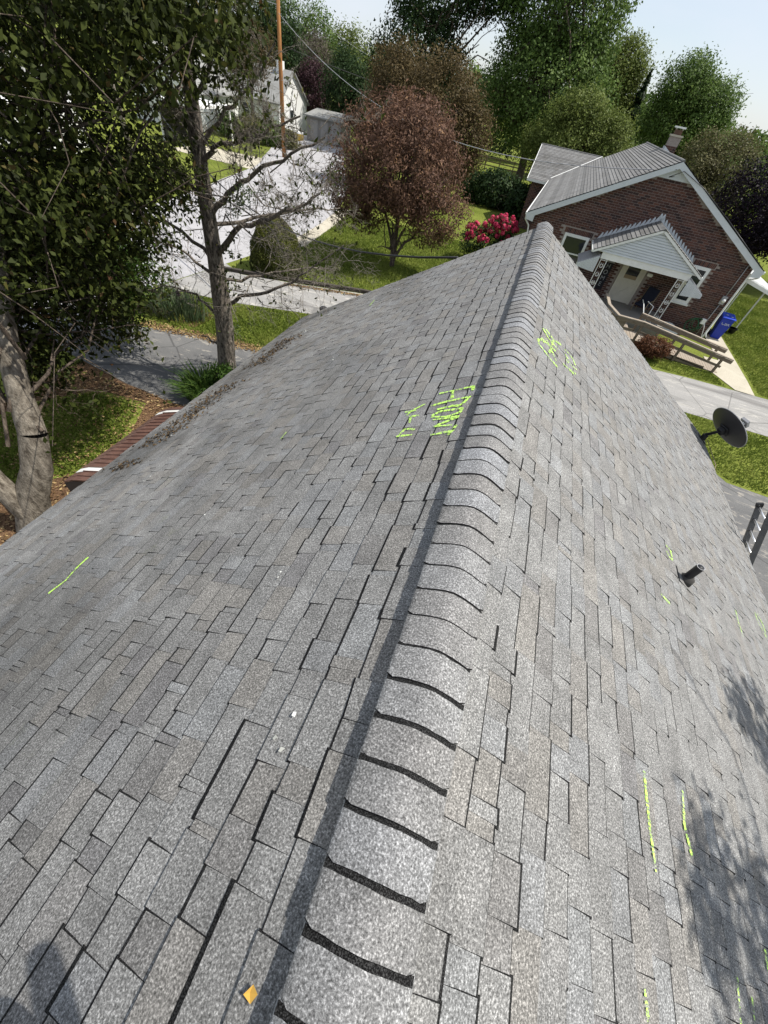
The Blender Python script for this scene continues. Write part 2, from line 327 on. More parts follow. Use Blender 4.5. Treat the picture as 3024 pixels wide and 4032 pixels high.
class Wood:
    """collects branches as tubes in one mesh"""
    def __init__(s, seed): s.V = []; s.F = []; s.n = 0; s.r = np.random.default_rng(seed); s.tips = []
    def tube(s, P, r0, r1, n=6):
        rad = np.linspace(0, 1, len(P))**0.8*(r1-r0)+r0
        V_, F_ = tube_arrays(P, rad, n, False); s.V.append(V_); s.F += [tuple(i+s.n for i in f) for f in F_]; s.n += len(V_)
    def limb(s, P, r0, r1, levels, kids=6, ln=0.5, up=0.25, n=6, droop=0.0):
        s.tube(P, r0, r1, n); r = s.r
        if levels == 0: s.tips.append(P[-1]); return
        L_ = np.linalg.norm(np.diff(P, axis=0), axis=1).sum()
        for q in range(kids):
            u = 0.2 + 0.8*(q + r.random())/kids; x = min(u, 0.999)*(len(P)-1); i = int(x); f = x-i
            st = P[i]*(1-f)+P[i+1]*f; dr = unit(P[i+1]-P[i])
            d = unit(dr*0.75 + r.normal(size=3)*0.75 + np.array([0, 0, up-droop]))
            l2 = L_*ln*(1.15-0.6*u)*(0.6+0.8*r.random())
            rr = max((r0*(1-u)+r1*u)*0.6, 0.003)
            s.limb(wander(st, st+d*l2, 5 if levels > 1 else 4, 0.5, r, droop*0.15), rr, rr*0.4, levels-1, max(3, kids-2), ln, up, 5 if levels > 1 else 3, droop)
    def build(s, name, m_, parent):
        me = bpy.data.meshes.new(name); me.from_pydata(np.concatenate(s.V).tolist(), [], s.F); me.materials.append(m_)
        me.polygons.foreach_set('use_smooth', [True]*len(s.F)); me.update(); return link(bpy.data.objects.new(name, me), parent)
def tree(name, label, base, lobes, leaf, size, clumps, per, spread, tr=0.25, bk=None, seed=1, group=None, cat='tree', asp=0.55, shell=0.55, limbs=14, crown='crown', stem='trunk', droop=0.0):
    r = np.random.default_rng(seed); e = empty(name, base, 0, label, cat, group); B = np.array(base, float)
    lob = [tuple(np.array(l[:3])-B) + tuple(l[3:6]) for l in lobes]
    W_ = Wood(seed+50); c0 = np.array(lob[0][:3])
    fork = np.array([c0[0]*0.35, c0[1]*0.35, max(0.25, c0[2]-lob[0][5]*0.75)])
    W_.tube(wander((0, 0, -0.05), fork, 6, 0.12, r), tr, tr*0.72, 9)
    for i in range(limbs):
        l = lob[i % len(lob)]; d = unit(r.normal(size=3)); d[2] = abs(d[2])*0.6
        tgt = np.array(l[:3]) + d*np.array(l[3:6])*(0.55+0.35*r.random())
        W_.limb(wander(fork*(0.9+0.1*r.random()), tgt, 6, 0.3, r), tr*0.45, tr*0.08, 1, 5, 0.45, 0.3, 6)
    W_.build(stem, bk or M_BARK, e)
    P, N_, cv = lobes_points(lob, clumps, per, spread, r, shell)
    keep = P[:, 2] > 0.04; P, N_, cv = P[keep], N_[keep], cv[keep]
    Q = leaf_quads(P, N_, size, r, asp, droop)
    lv = np.clip(0.55*cv + 0.45*r.random(len(P)), 0, 1)
    quads_obj(crown, Q, LEAF[leaf], e, {'lv': lv})
    return e
def sheet(name, poly, z, m_, kind='structure', thick=None):
    b = MB()
    if thick: b.prism([(x, y, z-thick) for x, y in poly], (0, 0, thick))
    else: b.add([(x, y, z) for x, y in poly], [tuple(range(len(poly)))])
    o = b.build(name, m_)
    # face up
    me = o.data
    if me.polygons[0].normal.z < 0 and not thick: me.flip_normals()
    tag(o, kind=kind); return o

# ------------------------------------------------------------------ ground, roads, paths
b = MB()
gx = [-900, -300, -120, -60, -30, 0, 30, 60, 120, 300, 900]
gv = [(x, y, 0.0) for y in gx for x in gx]; n = len(gx)
b.add(gv, [(j*n+i, j*n+i+1, (j+1)*n+i+1, (j+1)*n+i) for j in range(n-1) for i in range(n-1)])
tag(b.build('ground', M_LAWN), kind='structure')
STREET = [(-12.9, -40), (-12.9, 5), (-13.2, 12.0), (-12.5, 17.9), (-12.1, 22.1), (-12.5, 26.7), (-13.3, 31.6), (-15.5, 38), (-20, 48), (-26, 62), (-34.5, 62), (-27.5, 46.5), (-23.6, 37), (-22.4, 30.9), (-21.7, 28.3), (-21.0, 24.3), (-20.3, 19.9), (-19.8, 10), (-19.6, -40)]
sheet('street', STREET, 0.008, M_STREET)
sheet('alley', [(-13.0, 13.0), (-9.9, 13.6), (-8.4, 14.1), (-6.9, 14.6), (-2, 15.2), (7.6, 15.6), (26, 15.6), (26, 19.1), (11.6, 19.0), (8.2, 18.9), (6.5, 18.7), (-2, 18.3), (-6.3, 17.9), (-8.9, 17.0), (-11.4, 16.25), (-12.6, 16.9)], 0.012, M_ALLEY)
sheet('driveway', [(-13.2, 7.9), (-9.3, 7.2), (-7.7, 7.05), (-5.2, 7.3), (-5.2, 10.95), (-7.6, 10.8), (-10.0, 10.55), (-11.3, 10.0), (-13.1, 10.4)], 0.016, M_DRIVE)
sheet('side_driveway', [(4.9, -6), (14, -6), (14, 11.4), (9.3, 11.6), (8.1, 11.7), (7.6, 12.4), (4.9, 12.5)], 0.012, M_DRIVE)
sheet('street_driveway', [(-23.2, 36.2), (-31, 36.0), (-31, 40.5), (-25.4, 41.5), (-24.6, 40)], 0.013, M_CONC)
sheet('footpath', [(9.6, 20.3), (10.27, 19.02), (11.05, 18.98), (11.15, 20.4), (11.2, 22.1), (11.3, 25.9), (10.3, 25.9), (10.3, 22.0), (9.6, 22.0)], 0.02, M_CONC)
sheet('verge', [(-12.1, 22.0), (-12.5, 26.7), (-13.3, 31.6), (-12.5, 31.6), (-11.7, 26.7), (-11.2, 22.2), (-11.8, 19.4), (-12.3, 19.4)], 0.014, M_CONC)
sheet('mulch_bed', [(-11.5, -6), (-4.5, -6), (-4.5, 7.2), (-7.7, 7.1), (-9.3, 7.25), (-11.0, 7.5)], 0.006, M_MULCH)
sheet('grass_patch', [(-10.6, 3.2), (-9.6, 2.6), (-8.4, 3.1), (-7.5, 4.0), (-7.6, 5.4), (-8.2, 6.7), (-9.6, 6.6), (-10.6, 5.2)], 0.011, M_LAWN)
sheet('iris_bed', [(-12.4, 10.9), (-9.9, 11.0), (-9.8, 12.1), (-12.4, 12.8)], 0.009, M_MULCH)
# timber kerb between the alley and the lawn
b = MB(); kp = [(-12.4, 16.15), (-11.3, 16.42), (-8.9, 17.18), (-6.3, 18.05), (-2, 18.5)]
for p, q in zip(kp, kp[1:]): b.beam((*p, 0.07), (*q, 0.07), 0.16, 0.16)
tag(b.build('timber_kerb', mat('old_timber', (0.05, 0.042, 0.035)), bevel=0.02), 'dark timber kerb edging the lawn beside the pale alley', 'kerb')
# distant wooded rise on the horizon
def far_hill(name, pts, depth, m_, seed):
    r = np.random.default_rng(seed); V_ = []; F_ = []; K = len(pts); J = 5
    for j in range(J):
        for (x, y, z) in pts:
            s = math.sin(math.pi*(0.5*j/(J-1)))
            V_.append((x+r.normal()*2, y+depth*j/(J-1)-depth*0.2, z*s + (r.normal()*1.3 if j else -1)))
    for j in range(J-1):
        for i in range(K-1): F_.append((j*K+i, j*K+i+1, (j+1)*K+i+1, (j+1)*K+i))
    return tag(MB().add(V_, F_).build(name, m_), kind='structure')
hp = [(x, 330+40*math.sin(x*0.01), 12.5+3.5*math.sin(x*0.021+1)+1.8*math.sin(x*0.09)) for x in range(-420, 520, 9)]
M_HILL = NT('wooded_hill', 1.0, 0.0); a = M_HILL.noise(0.22, 4, 0.7); M_HILL.out(M_HILL.ramp(a, [(0.3, (0.035, 0.055, 0.025)), (0.7, (0.1, 0.13, 0.06))])); M_HILL.bump(a, 1.0, 3.0); M_HILL = M_HILL.m
far_hill('hill', hp, 160, M_HILL, 3)
rw = np.random.default_rng(44); hb = []
for (x, y, z) in hp:
    for q in range(5): hb.append((x+rw.normal()*4, y-25+rw.normal()*9, z*0.45+rw.random()*z*0.42, 3.5+2*rw.random(), 3.5, 2.2+1.6*rw.random()))
P, N_, cv = lobes_points(hb, 5200, 9, 1.1, rw, 0.7)
wd = quads_obj('far_wood', leaf_quads(P, N_, 1.6, rw, 0.8), LEAF['green'], None, {'lv': np.clip(0.6*cv+0.4*rw.random(len(P)), 0, 1)}); tag(wd, 'far belt of woodland along the horizon', 'woodland', kind='stuff')

# ------------------------------------------------------------------ the shingled house we stand on
X0, ZR, SL, RUN, Y0, Y1 = 0.19, 5.33, 0.6, 4.87, -4.2, 9.07
TH = math.atan(SL); CT, ST = math.cos(TH), math.sin(TH); Q = RUN/CT
def rp_(s, y, q, h=0.0):
    return (X0 + s*(q*CT + h*ST), y, ZR - q*ST + h*CT)
def project(P):
    d = np.asarray(P) - CAM
    x = d @ np.array(RIGHT); y = d @ np.array(DOWN); z = d @ np.array(FWD)
    z = np.where(z < 0.05, 0.05, z)
    return 384 + 384.3*x/z, 512 + 384.3*y/z, z
house = empty('shingled_house', (0, 0, 0), 0, 'house roof of worn grey laminated shingles with raised ridge and chalk marks', 'house')
b = MB()
for s in (-1, 1):
    b.prism([rp_(s, Y0, 0.02, -0.006), rp_(s, Y0, Q, -0.006), rp_(s, Y0, Q, -0.03), rp_(s, Y0, 0.02, -0.03)], (0, Y1-Y0, 0))
roof = b.build('roof', mat('roof_felt', (0.02, 0.02, 0.02)), house)
E_ = 0.1385; NC = int(Q/E_)
TONES = np.array([(0.178, 0.177, 0.174), (0.165, 0.163, 0.158), (0.19, 0.19, 0.19), (0.178, 0.182, 0.19), (0.192, 0.198, 0.208), (0.172, 0.163, 0.148), (0.15, 0.144, 0.134), (0.182, 0.172, 0.155), (0.135, 0.13, 0.125)])
TW = np.array([5, 4, 5, 3.2, 1.8, 3.2, 1.6, 2.2, 1.0]); TW /= TW.sum(); TONES = TONES.mean(0) + (TONES - TONES.mean(0))*np.array([0.62, 0.6, 0.5])
pieces = []
for s in (-1, 1):
    r = np.random.default_rng(11+s)
    for c in range(NC+1):
        qb0 = Q - c*E_
        if qb0 < 0.1: break
        y = Y0 - r.random()*0.3; hi = bool(r.integers(2))
        while y < Y1:
            wdt = (0.1 + 0.22*r.random()**1.2) if hi else (0.05 + 0.24*r.random()**1.1)
            if r.random() < 0.1: wdt = 0.03 + 0.02*r.random()
            ya, yb = max(y, Y0), min(y+wdt, Y1 + 0.004*r.random())
            if yb - ya > 0.008:
                qb = qb0 + r.normal()*0.0025 + (0.006 if hi else 0)
                qt = max(qb0 - E_ - 0.012, 0.03)
                hb_ = (0.0092 if hi else 0.0052) + abs(r.normal())*0.0012 + (0.004*max(0, r.random()-0.93)/0.07)
                pieces.append((s, ya, yb, qb, qt, hb_, 0.0012, hb_ - 0.008 if not hi else 0.0, r.choice(len(TONES), p=TW), 0.93+0.14*r.random(), r.normal()*0.002, (0.0165 if hi else 0.0105)*(0.4+0.95*r.random()) if r.random() > 0.12 else 0.001, (0.0072 if hi else 0.0008)*(0.5+0.8*r.random())))
            y += wdt; hi = not hi
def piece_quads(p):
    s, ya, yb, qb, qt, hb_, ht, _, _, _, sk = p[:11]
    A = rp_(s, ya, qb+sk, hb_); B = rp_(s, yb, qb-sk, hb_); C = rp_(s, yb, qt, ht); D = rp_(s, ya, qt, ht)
    e_ = p[11]; f_ = p[12]; A0 = rp_(s, ya-f_, qb+sk+e_, 0.0046); B0 = rp_(s, yb+f_, qb-sk+e_, 0.0046); C0 = rp_(s, yb+f_, qt, -0.003); D0 = rp_(s, ya-f_, qt, -0.003)  # skirts run past the real edge: black strips painted in as shadow lines
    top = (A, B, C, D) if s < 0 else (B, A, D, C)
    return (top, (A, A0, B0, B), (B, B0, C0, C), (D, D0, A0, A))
PQ = np.array([piece_quads(p) for p in pieces])               # (N,4,4,3)
tones = TONES[[p[8] for p in pieces]]*np.array([p[9] for p in pieces])[:, None]
px, py, pz = project(PQ[:, 0].reshape(-1, 3)); px = px.reshape(-1, 4); py = py.reshape(-1, 4)
area = 0.5*np.abs((px*np.roll(py, -1, 1) - np.roll(px, -1, 1)*py).sum(1))
cx, cy = px.mean(1), py.mean(1)
inside = (cx > 0) & (cx < 768) & (cy > 0) & (cy < 1024)
order = np.argsort(-np.where(inside, area, 0)); big = set(order[:300].tolist())
for i in order[:300]:
    vs_ = PQ[i]; me = bpy.data.meshes.new('shingle'); v8 = []
    fs = []
    for k in range(4):
        fs.append(tuple(range(len(v8), len(v8)+4))); v8 += [tuple(x) for x in vs_[k]]
    me.from_pydata(v8, [], fs); me.materials.append(M_SH); me.materials.append(M_EDGE_AND_SHADOW)
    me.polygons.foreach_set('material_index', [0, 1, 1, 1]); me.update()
    at = me.attributes.new('tone', 'FLOAT_COLOR', 'POINT'); at.data.foreach_set('color', np.tile(np.append(tones[i], 1), 16).astype(np.float32))
    link(bpy.data.objects.new('shingle', me), roof)
rest = np.array([i for i in range(len(pieces)) if i not in big])
RQ = PQ[rest].reshape(-1, 4, 3)
fld = quads_obj('shingle_field', RQ, [M_SH, M_EDGE_AND_SHADOW], roof, {'tone': np.repeat(tones[rest], 4, axis=0)}, np.tile([0, 1, 1, 1], len(rest))); tag(fld, kind='stuff')
# ridge vent and caps
def cap_z(x): return 0.028 - (math.sqrt(x*x + 0.055**2) - 0.055)*SL
b = MB()
for s in (-1, 1):
    x = 0.134
    b.prism([(X0+s*0.02, Y0, ZR-0.01), (X0+s*x, Y0, ZR+cap_z(x)-0.006), (X0+s*x, Y0, ZR-SL*x+0.004), (X0+s*0.02, Y0, ZR-0.03)], (0, Y1-Y0, 0))
b.build('ridge_vent', M_VENT, roof)
CE = 0.131
def cap_mesh(seed, thick=False):
    r = np.random.default_rng(seed); b = MB(); xs = [-0.149, -0.146, -0.125, -0.095, -0.06, -0.028, 0, 0.028, 0.06, 0.095, 0.125, 0.146, 0.149]
    rows = [(0.0, 0.0075), (0.03, 0.007), (CE+0.02, 0.001)]
    V_ = []; w_ = r.normal()*0.002
    for (yy, h) in rows:
        for k, x in enumerate(xs):
            ch = 0.012*max(0, (abs(x)-0.13)/0.019) if yy == 0 else 0
            V_.append((x + w_, yy + ch + r.normal()*0.0008, cap_z(x) + h - (0.004 if abs(x) > 0.148 else 0)))
    n_ = len(xs); F_ = [(j*n_+i, j*n_+i+1, (j+1)*n_+i+1, (j+1)*n_+i) for j in range(2) for i in range(n_-1)]
    b.add(V_, F_, 0)
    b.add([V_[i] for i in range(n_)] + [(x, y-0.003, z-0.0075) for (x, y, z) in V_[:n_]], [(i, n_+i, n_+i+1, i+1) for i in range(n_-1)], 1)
    for e_ in (0, n_-1):
        b.add([V_[e_], V_[2*n_+e_], (V_[2*n_+e_][0], V_[2*n_+e_][1], V_[2*n_+e_][2]-0.006), (V_[e_][0], V_[e_][1], V_[e_][2]-0.009)], [(0, 1, 2, 3)], 0)
    # dark bare strip of the cap just in front of the next butt
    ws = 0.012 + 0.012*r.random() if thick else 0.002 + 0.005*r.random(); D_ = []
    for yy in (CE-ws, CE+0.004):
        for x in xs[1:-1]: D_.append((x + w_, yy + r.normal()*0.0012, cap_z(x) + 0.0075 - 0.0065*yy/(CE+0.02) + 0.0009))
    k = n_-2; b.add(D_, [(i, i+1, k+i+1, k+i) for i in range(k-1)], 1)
    me = bpy.data.meshes.new('ridge_cap'); me.from_pydata(b.v, [], b.f); me.materials.append(M_CAP); me.materials.append(M_EDGE_AND_SHADOW)
    me.polygons.foreach_set('material_index', b.m); me.polygons.foreach_set('use_smooth', [True]*len(b.f)); me.update(); return me
caps = [cap_mesh(i, i >= 10) for i in range(16)]
yy = Y0; i = 0; rc = np.random.default_rng(5)
while yy < Y1-0.03:
    o = link(bpy.data.objects.new('ridge_cap', caps[10+rc.integers(6) if (yy < 0.5 or rc.random() < 0.12) else rc.integers(10)]), roof); o.location = (X0 + rc.normal()*0.0014, yy, ZR + rc.normal()*0.0012); o.rotation_euler = (0, 0, rc.normal()*0.005)
    yy += CE; i += 1
# eave and rake metal
for s, nm in ((-1, 'drip_edge'), (1, 'drip_edge')):
    MB().prism([rp_(s, Y0, Q-0.06, -0.004), rp_(s, Y0, Q+0.012, -0.004), rp_(s, Y0, Q+0.016, -0.05), rp_(s, Y0, Q-0.06, -0.05)], (0, Y1-Y0, 0)).build(nm, M_DRIP, house)
    a = rp_(s, Y1+0.008, 0.0, -0.03); c = rp_(s, Y1+0.008, Q, -0.03)
    MB().beam(a, c, 0.02, 0.045, 0, Vector((0, 0, 1))).build('rake_trim', M_DRIP, house)
    xe = X0 + s*(RUN+0.01); ze = ZR-SL*RUN
    MB().mm(min(xe, xe+s*0.02)-0.0, max(xe, xe+s*0.02), Y0, Y1, ze-0.2, ze-0.045).build('fascia', M_WHITE, house)
b = MB(); xw = RUN-0.42
b.mm(X0-xw, X0+xw, Y0+0.2, Y1-0.25, 0, ZR-SL*RUN-0.05)
for y in (Y0+0.2, Y1-0.25-0.1):
    zz = ZR-SL*RUN-0.05; b.prism([(X0-xw, y, zz), (X0+xw, y, zz), (X0, y, zz+SL*xw)], (0, 0.1, 0))
b.build('wall', painted('tan_wall', (0.4, 0.36, 0.3)), house)
# vent pipe through the right slope
pb = Vector(rp_(1, 2.89, abs(2.457-X0)/CT, 0.0))
b = MB(); b.tube([pb+Vector((0, 0, z)) for z in (-0.05, 0.05, 0.13, 0.225)], [0.036, 0.036, 0.036, 0.036], 20, 0, False)
b.tube([pb+Vector((0, 0, z)) for z in (0.226, 0.13, 0.02)], [0.03, 0.03, 0.03], 20, 0, True)
ring = []
for k in range(20):
    a = k*2*math.pi/20; ring.append((pb.x+0.03*math.cos(a), pb.y+0.03*math.sin(a), pb.z+0.2255))
for k in range(20):
    a = k*2*math.pi/20; ring.append((pb.x+0.036*math.cos(a), pb.y+0.036*math.sin(a), pb.z+0.2255))
b.add(ring, [(k, (k+1) % 20, 20+(k+1) % 20, 20+k) for k in range(20)], 1)
vp = b.build('vent_pipe', [M_BLACK, M_GREYMETAL], house, True)
nrm = Vector((ST, 0, CT))
b = MB(); b.tube([pb+nrm*0.008, pb+nrm*0.03+Vector((0, 0, 0.015)), pb+Vector((0, 0, 0.075))], [0.078, 0.06, 0.039], 20)
fl = MB()
b.build('pipe_boot', mat('rubber_boot', (0.05, 0.047, 0.043), 0.8), vp, True)
b = MB(); b.add([rp_(1, 2.89+dy, abs(2.457-X0)/CT+dq, 0.0125) for dy, dq in ((-0.1, -0.12), (0.1, -0.12), (0.1, 0.13), (-0.1, 0.13))], [(0, 1, 2, 3)])
b.build('pipe_flashing', mat('weathered_flashing', (0.16, 0.155, 0.15), 0.7), vp)
# chalk
W1 = [[(2.889, 0.53), (2.892, 0.232)], [(2.899, 0.247), (2.819, 0.242)], [(2.88, 0.412), (2.757, 0.395)], [(2.694, 0.552), (2.718, 0.415), (2.722, 0.234)], [(2.718, 0.247), (2.651, 0.262), (2.61, 0.303), (2.637, 0.378)], [(2.623, 0.32), (2.617, 0.411), (2.607, 0.485)], [(2.526, 0.503), (2.574, 0.439), (2.559, 0.271), (2.502, 0.277), (2.469, 0.377), (2.507, 0.498)], [(2.458, 0.476), (2.441, 0.265)], [(2.437, 0.268), (2.399, 0.361), (2.359, 0.441)], [(2.359, 0.441), (2.334, 0.303)], [(2.242, 0.438), (2.256, 0.294)], [(2.324, 0.266), (2.254, 0.285), (2.2, 0.303)]]
W1B = [[(2.603, 0.74), (2.671, 0.724), (2.755, 0.613)], [(2.67, 0.777), (2.66, 0.664)], [(2.583, 0.708), (2.57, 0.613)], [(2.57, 0.693), (2.477, 0.675)], [(2.302, 0.727), (2.292, 0.598)], [(2.305, 0.709), (2.388, 0.686), (2.385, 0.646), (2.352, 0.588)]]
W2 = [[(4.296, 0.29), (4.305, 0.349), (4.359, 0.467), (4.4, 0.569)], [(4.142, 0.253), (4.095, 0.271), (4.089, 0.342), (4.07, 0.46), (4.085, 0.578)], [(4.151, 0.252), (4.263, 0.3), (4.265, 0.339)], [(4.566, 0.292), (4.488, 0.389), (4.481, 0.487), (4.483, 0.558)], [(4.634, 0.313), (4.598, 0.48), (4.702, 0.605)], [(4.713, 0.605), (4.642, 0.52)], [(4.578, 0.481), (4.319, 0.456), (4.176, 0.433)], [(4.4, 0.354), (4.347, 0.427), (4.181, 0.546)]]
W2B = [[(4.706, 0.68), (4.731, 0.754), (4.715, 0.831), (4.625, 0.877)], [(4.611, 0.675), (4.562, 0.743), (4.501, 0.803), (4.573, 0.907)], [(4.304, 0.657), (4.33, 0.748), (4.363, 0.863)], [(4.353, 0.762), (4.429, 0.892)], [(4.496, 0.694), (4.487, 0.759)]]
RLINES = [[(0.819, 1.477), (0.72, 1.469), (0.562, 1.471), (0.426, 1.482)], [(0.877, 1.881), (0.712, 1.838), (0.586, 1.87)], [(0.042, 1.307), (-0.019, 1.315), (-0.1, 1.303)], [(0.228, 2.142), (0.078, 2.088)], [(0.192, 2.264), (0.114, 2.244)], [(0.409, 2.555), (0.262, 2.509)],
          [(3.109, 2.347), (3.11, 2.452), (2.979, 2.455), (2.978, 2.385), (3.029, 2.35)], [(2.324, 2.049), (2.318, 2.196)], [(3.399, 3.97), (3.202, 3.931), (3.051, 3.938)], [(3.904, 4.786), (3.756, 4.764), (3.607, 4.911)], [(3.934, 4.865), (3.833, 4.955), (3.641, 4.936)]]
LLINES = [[(1.08, 3.311), (0.973, 3.313), (0.826, 3.273), (0.699, 3.324)], [(7.45, 3.077), (7.85, 3.12)], [(2.613, 2.103), (2.744, 2.115)]]
rk = np.random.default_rng(21)
def chalk(name, s, strokes, wd, cov=0.55, label=None):
    Qs = []; cv = []
    for st in strokes:
        P = np.array(st, float); seg = np.linalg.norm(np.diff(P, axis=0), axis=1); cum = np.append(0, np.cumsum(seg)); K = max(3, int(cum[-1]/0.008))
        u = np.linspace(0, cum[-1], K); C = np.stack([np.interp(u, cum, P[:, 0]), np.interp(u, cum, P[:, 1])], 1)
        C += np.cumsum(rk.normal(size=C.shape), 0)*0.0007
        T = unit(np.gradient(C, axis=0)); Nn = np.stack([-T[:, 1], T[:, 0]], 1); ww = wd*(0.7+0.5*np.abs(np.sin(np.linspace(0, 2.5, K)+rk.random()*3)))*(1+0.15*rk.normal(size=K))
        for i in range(K-1):
            q = [C[i]-Nn[i]*ww[i]/2, C[i+1]-Nn[i+1]*ww[i+1]/2, C[i+1]+Nn[i+1]*ww[i+1]/2, C[i]+Nn[i]*ww[i]/2]
            Qs.append([rp_(s, a, c, 0.0118) for a, c in q]); cv.append(cov + 0.1*rk.normal())
    o = quads_obj(name, np.array(Qs), M_CHALK, roof, {'cover': np.array(cv)})
    if label: o['label'] = label
chalk('chalk_writing', -1, W1, 0.024, 0.6, 'yellow green chalk word on the left slope below the ridge'); chalk('chalk_writing', -1, W1B[:4], 0.02, 0.58, 'shorter yellow green chalk mark under the chalk word'); chalk('chalk_writing', -1, W1B[4:], 0.02, 0.58)
chalk('chalk_writing', 1, W2, 0.03, 0.5, 'yellow green chalk word on the right slope'); chalk('chalk_writing', 1, W2B, 0.026, 0.48)
for q in RLINES[:2]: chalk('chalk_line', 1, [q], 0.02, 0.56)
for q in RLINES[2:6]: chalk('chalk_line', 1, [q], 0.016, 0.5)
for q in RLINES[6:]: chalk('chalk_line', 1, [q], 0.022, 0.5)
chalk('chalk_line', -1, [LLINES[0]], 0.026, 0.66); chalk('chalk_line', -1, [LLINES[1]], 0.03, 0.5); chalk('chalk_line', -1, [LLINES[2]], 0.016, 0.5)
# brown metal awning below the left eave
aw = MB(); aw.mm(-4.36, -4.3, 2.75, 5.2, 2.1, 2.22); awn = aw.build('awning', M_AWN, house)
ya = 2.78; k = 0; pw = 0.117
while ya < 5.12:
    wht = k in (2, 18)
    p0 = Vector((-4.31, ya, 2.24)); p1 = Vector((-5.62, ya, 1.72)); p2 = Vector((-5.86, ya, 1.58))
    b = MB()
    for (a, c) in ((p0, p1), (p1, p2)):
        up = Vector((0, 0, 0.012)); q = [a, c, c+Vector((0, pw-0.012, 0)), a+Vector((0, pw-0.012, 0))]
        b.add([x+up for x in q] + [x-up for x in q], [(0, 1, 2, 3), (7, 6, 5, 4), (0, 4, 5, 1), (1, 5, 6, 2), (2, 6, 7, 3), (3, 7, 4, 0)])
    o = b.build('awning_panel', M_WHITE if wht else M_AWN, awn)
    b = MB(); b.beam(p0+Vector((0, -0.006, 0.018)), p1+Vector((0, -0.006, 0.018)), 0.014, 0.02); b.build('awning_seam', M_AWN, awn)
    ya += pw; k += 1
for yv in (2.775, 5.13):
    MB().prism([(-4.31, yv, 2.22), (-5.62, yv, 1.70), (-5.86, yv, 1.56), (-5.86, yv, 1.38), (-4.31, yv, 1.75)], (0, 0.012, 0)).build('awning_side', M_DARKMETAL, awn)

# ------------------------------------------------------------------ on the roof: dish, ladder, debris, leaf
dish = empty('satellite_dish', rp_(1, 8.82, Q-0.12, 0.012), 0, 'black satellite dish on a short bent arm at the roof corner', 'satellite dish')
db = Vector(dish.location)
DN = Vector((0.68, 0.39, 0.62)).normalized(); DC = Vector((5.15, 8.7, 2.937)) - db
du = DN.cross(Vector((0, 0, 1))).normalized(); dv = du.cross(DN).normalized()
b = MB(); rings = 9; seg = 48; V_ = []
for face, off in ((0, 0.0), (1, 0.012)):
    for i in range(rings+1):
        rr = i/rings
        for k in range(seg):
            a = 2*math.pi*k/seg; p = DC + du*(0.455*rr*math.cos(a)) + dv*(0.455*rr*math.sin(a)) - DN*(0.085*(1-rr*rr)) + DN*off
            V_.append(p)
F_ = []
for f in range(2):
    o_ = f*(rings+1)*seg
    for i in range(rings):
        for k in range(seg): F_.append((o_+i*seg+k, o_+i*seg+(k+1) % seg, o_+(i+1)*seg+(k+1) % seg, o_+(i+1)*seg+k))
rim0 = rings*seg; rim1 = (rings+1)*seg + rings*seg
F_ += [(rim0+k, rim0+(k+1) % seg, rim1+(k+1) % seg, rim1+k) for k in range(seg)]
b.add(V_, F_); b.build('reflector', M_DARKMETAL, dish, True)
b = MB(); b.tube([DC + du*(0.458*math.cos(a)) + dv*(0.458*math.sin(a)) for a in np.linspace(0, 2*math.pi, 49)], 0.008, 6, 0, False); b.build('rim', M_GREYMETAL, dish, True)
back = DC - DN*0.09
b = MB(); b.tube([Vector((0, 0, 0.0)), Vector((0.0, 0, 0.12)), back*0.55+Vector((0, 0, 0.05)), back-DN*0.06], [0.034, 0.034, 0.03, 0.03], 10); b.build('arm', M_BLACK, dish, True)
b = MB(); rz_ = Matrix.Rotation(TH, 3, 'Y'); b.box((0, 0, 0.008), (0.26, 0.16, 0.016), 0, rz_); b.box((0.0, 0, 0.06), (0.09, 0.09, 0.12)); b.box((0.03, 0.05, 0.09), (0.05, 0.06, 0.09)); b.build('mount', M_BLACK, dish, bevel=0.008)
b = MB(); fr = Matrix((du, dv, DN)).transposed(); b.box(back - DN*0.015, (0.2, 0.24, 0.03), 0, fr); b.box(back - DN*0.06 + dv*0.04, (0.12, 0.09, 0.09), 0, fr); b.box(back - DN*0.05 - dv*0.07, (0.08, 0.05, 0.09), 0, fr)
b.build('bracket', M_BLACK, dish, bevel=0.008)
LN = DC + DN*0.44 - dv*0.12 + du*0.0
b = MB(); b.tube([DC - dv*0.45, DC - dv*0.2 + DN*0.3, Vector((5.45, 8.93, 3.03)) - db], 0.014, 8); b.build('feed_arm', M_BLACK, dish, True)
LN = Vector((5.45, 8.93, 3.03)) - db
b = MB(); b.box(LN, (0.17, 0.17, 0.06), 0, fr); lb = b.build('feed_box', M_GREYMETAL, dish, bevel=0.006)
b = MB(); b.tube([LN - DN*0.034, LN - DN*0.05], [0.045, 0.045], 16); b.build('feed_lens', M_WHITE, lb, True)
b = MB(); b.tube([Vector((0, 0, 0.05)), Vector((0.09, -0.05, 0.03)), Vector((0.14, -0.3, -0.03)), Vector((0.18, -0.75, -0.08)), Vector((0.2, -1.0, -0.3))], 0.006, 6); b.build('cable', M_TAN, dish, True)
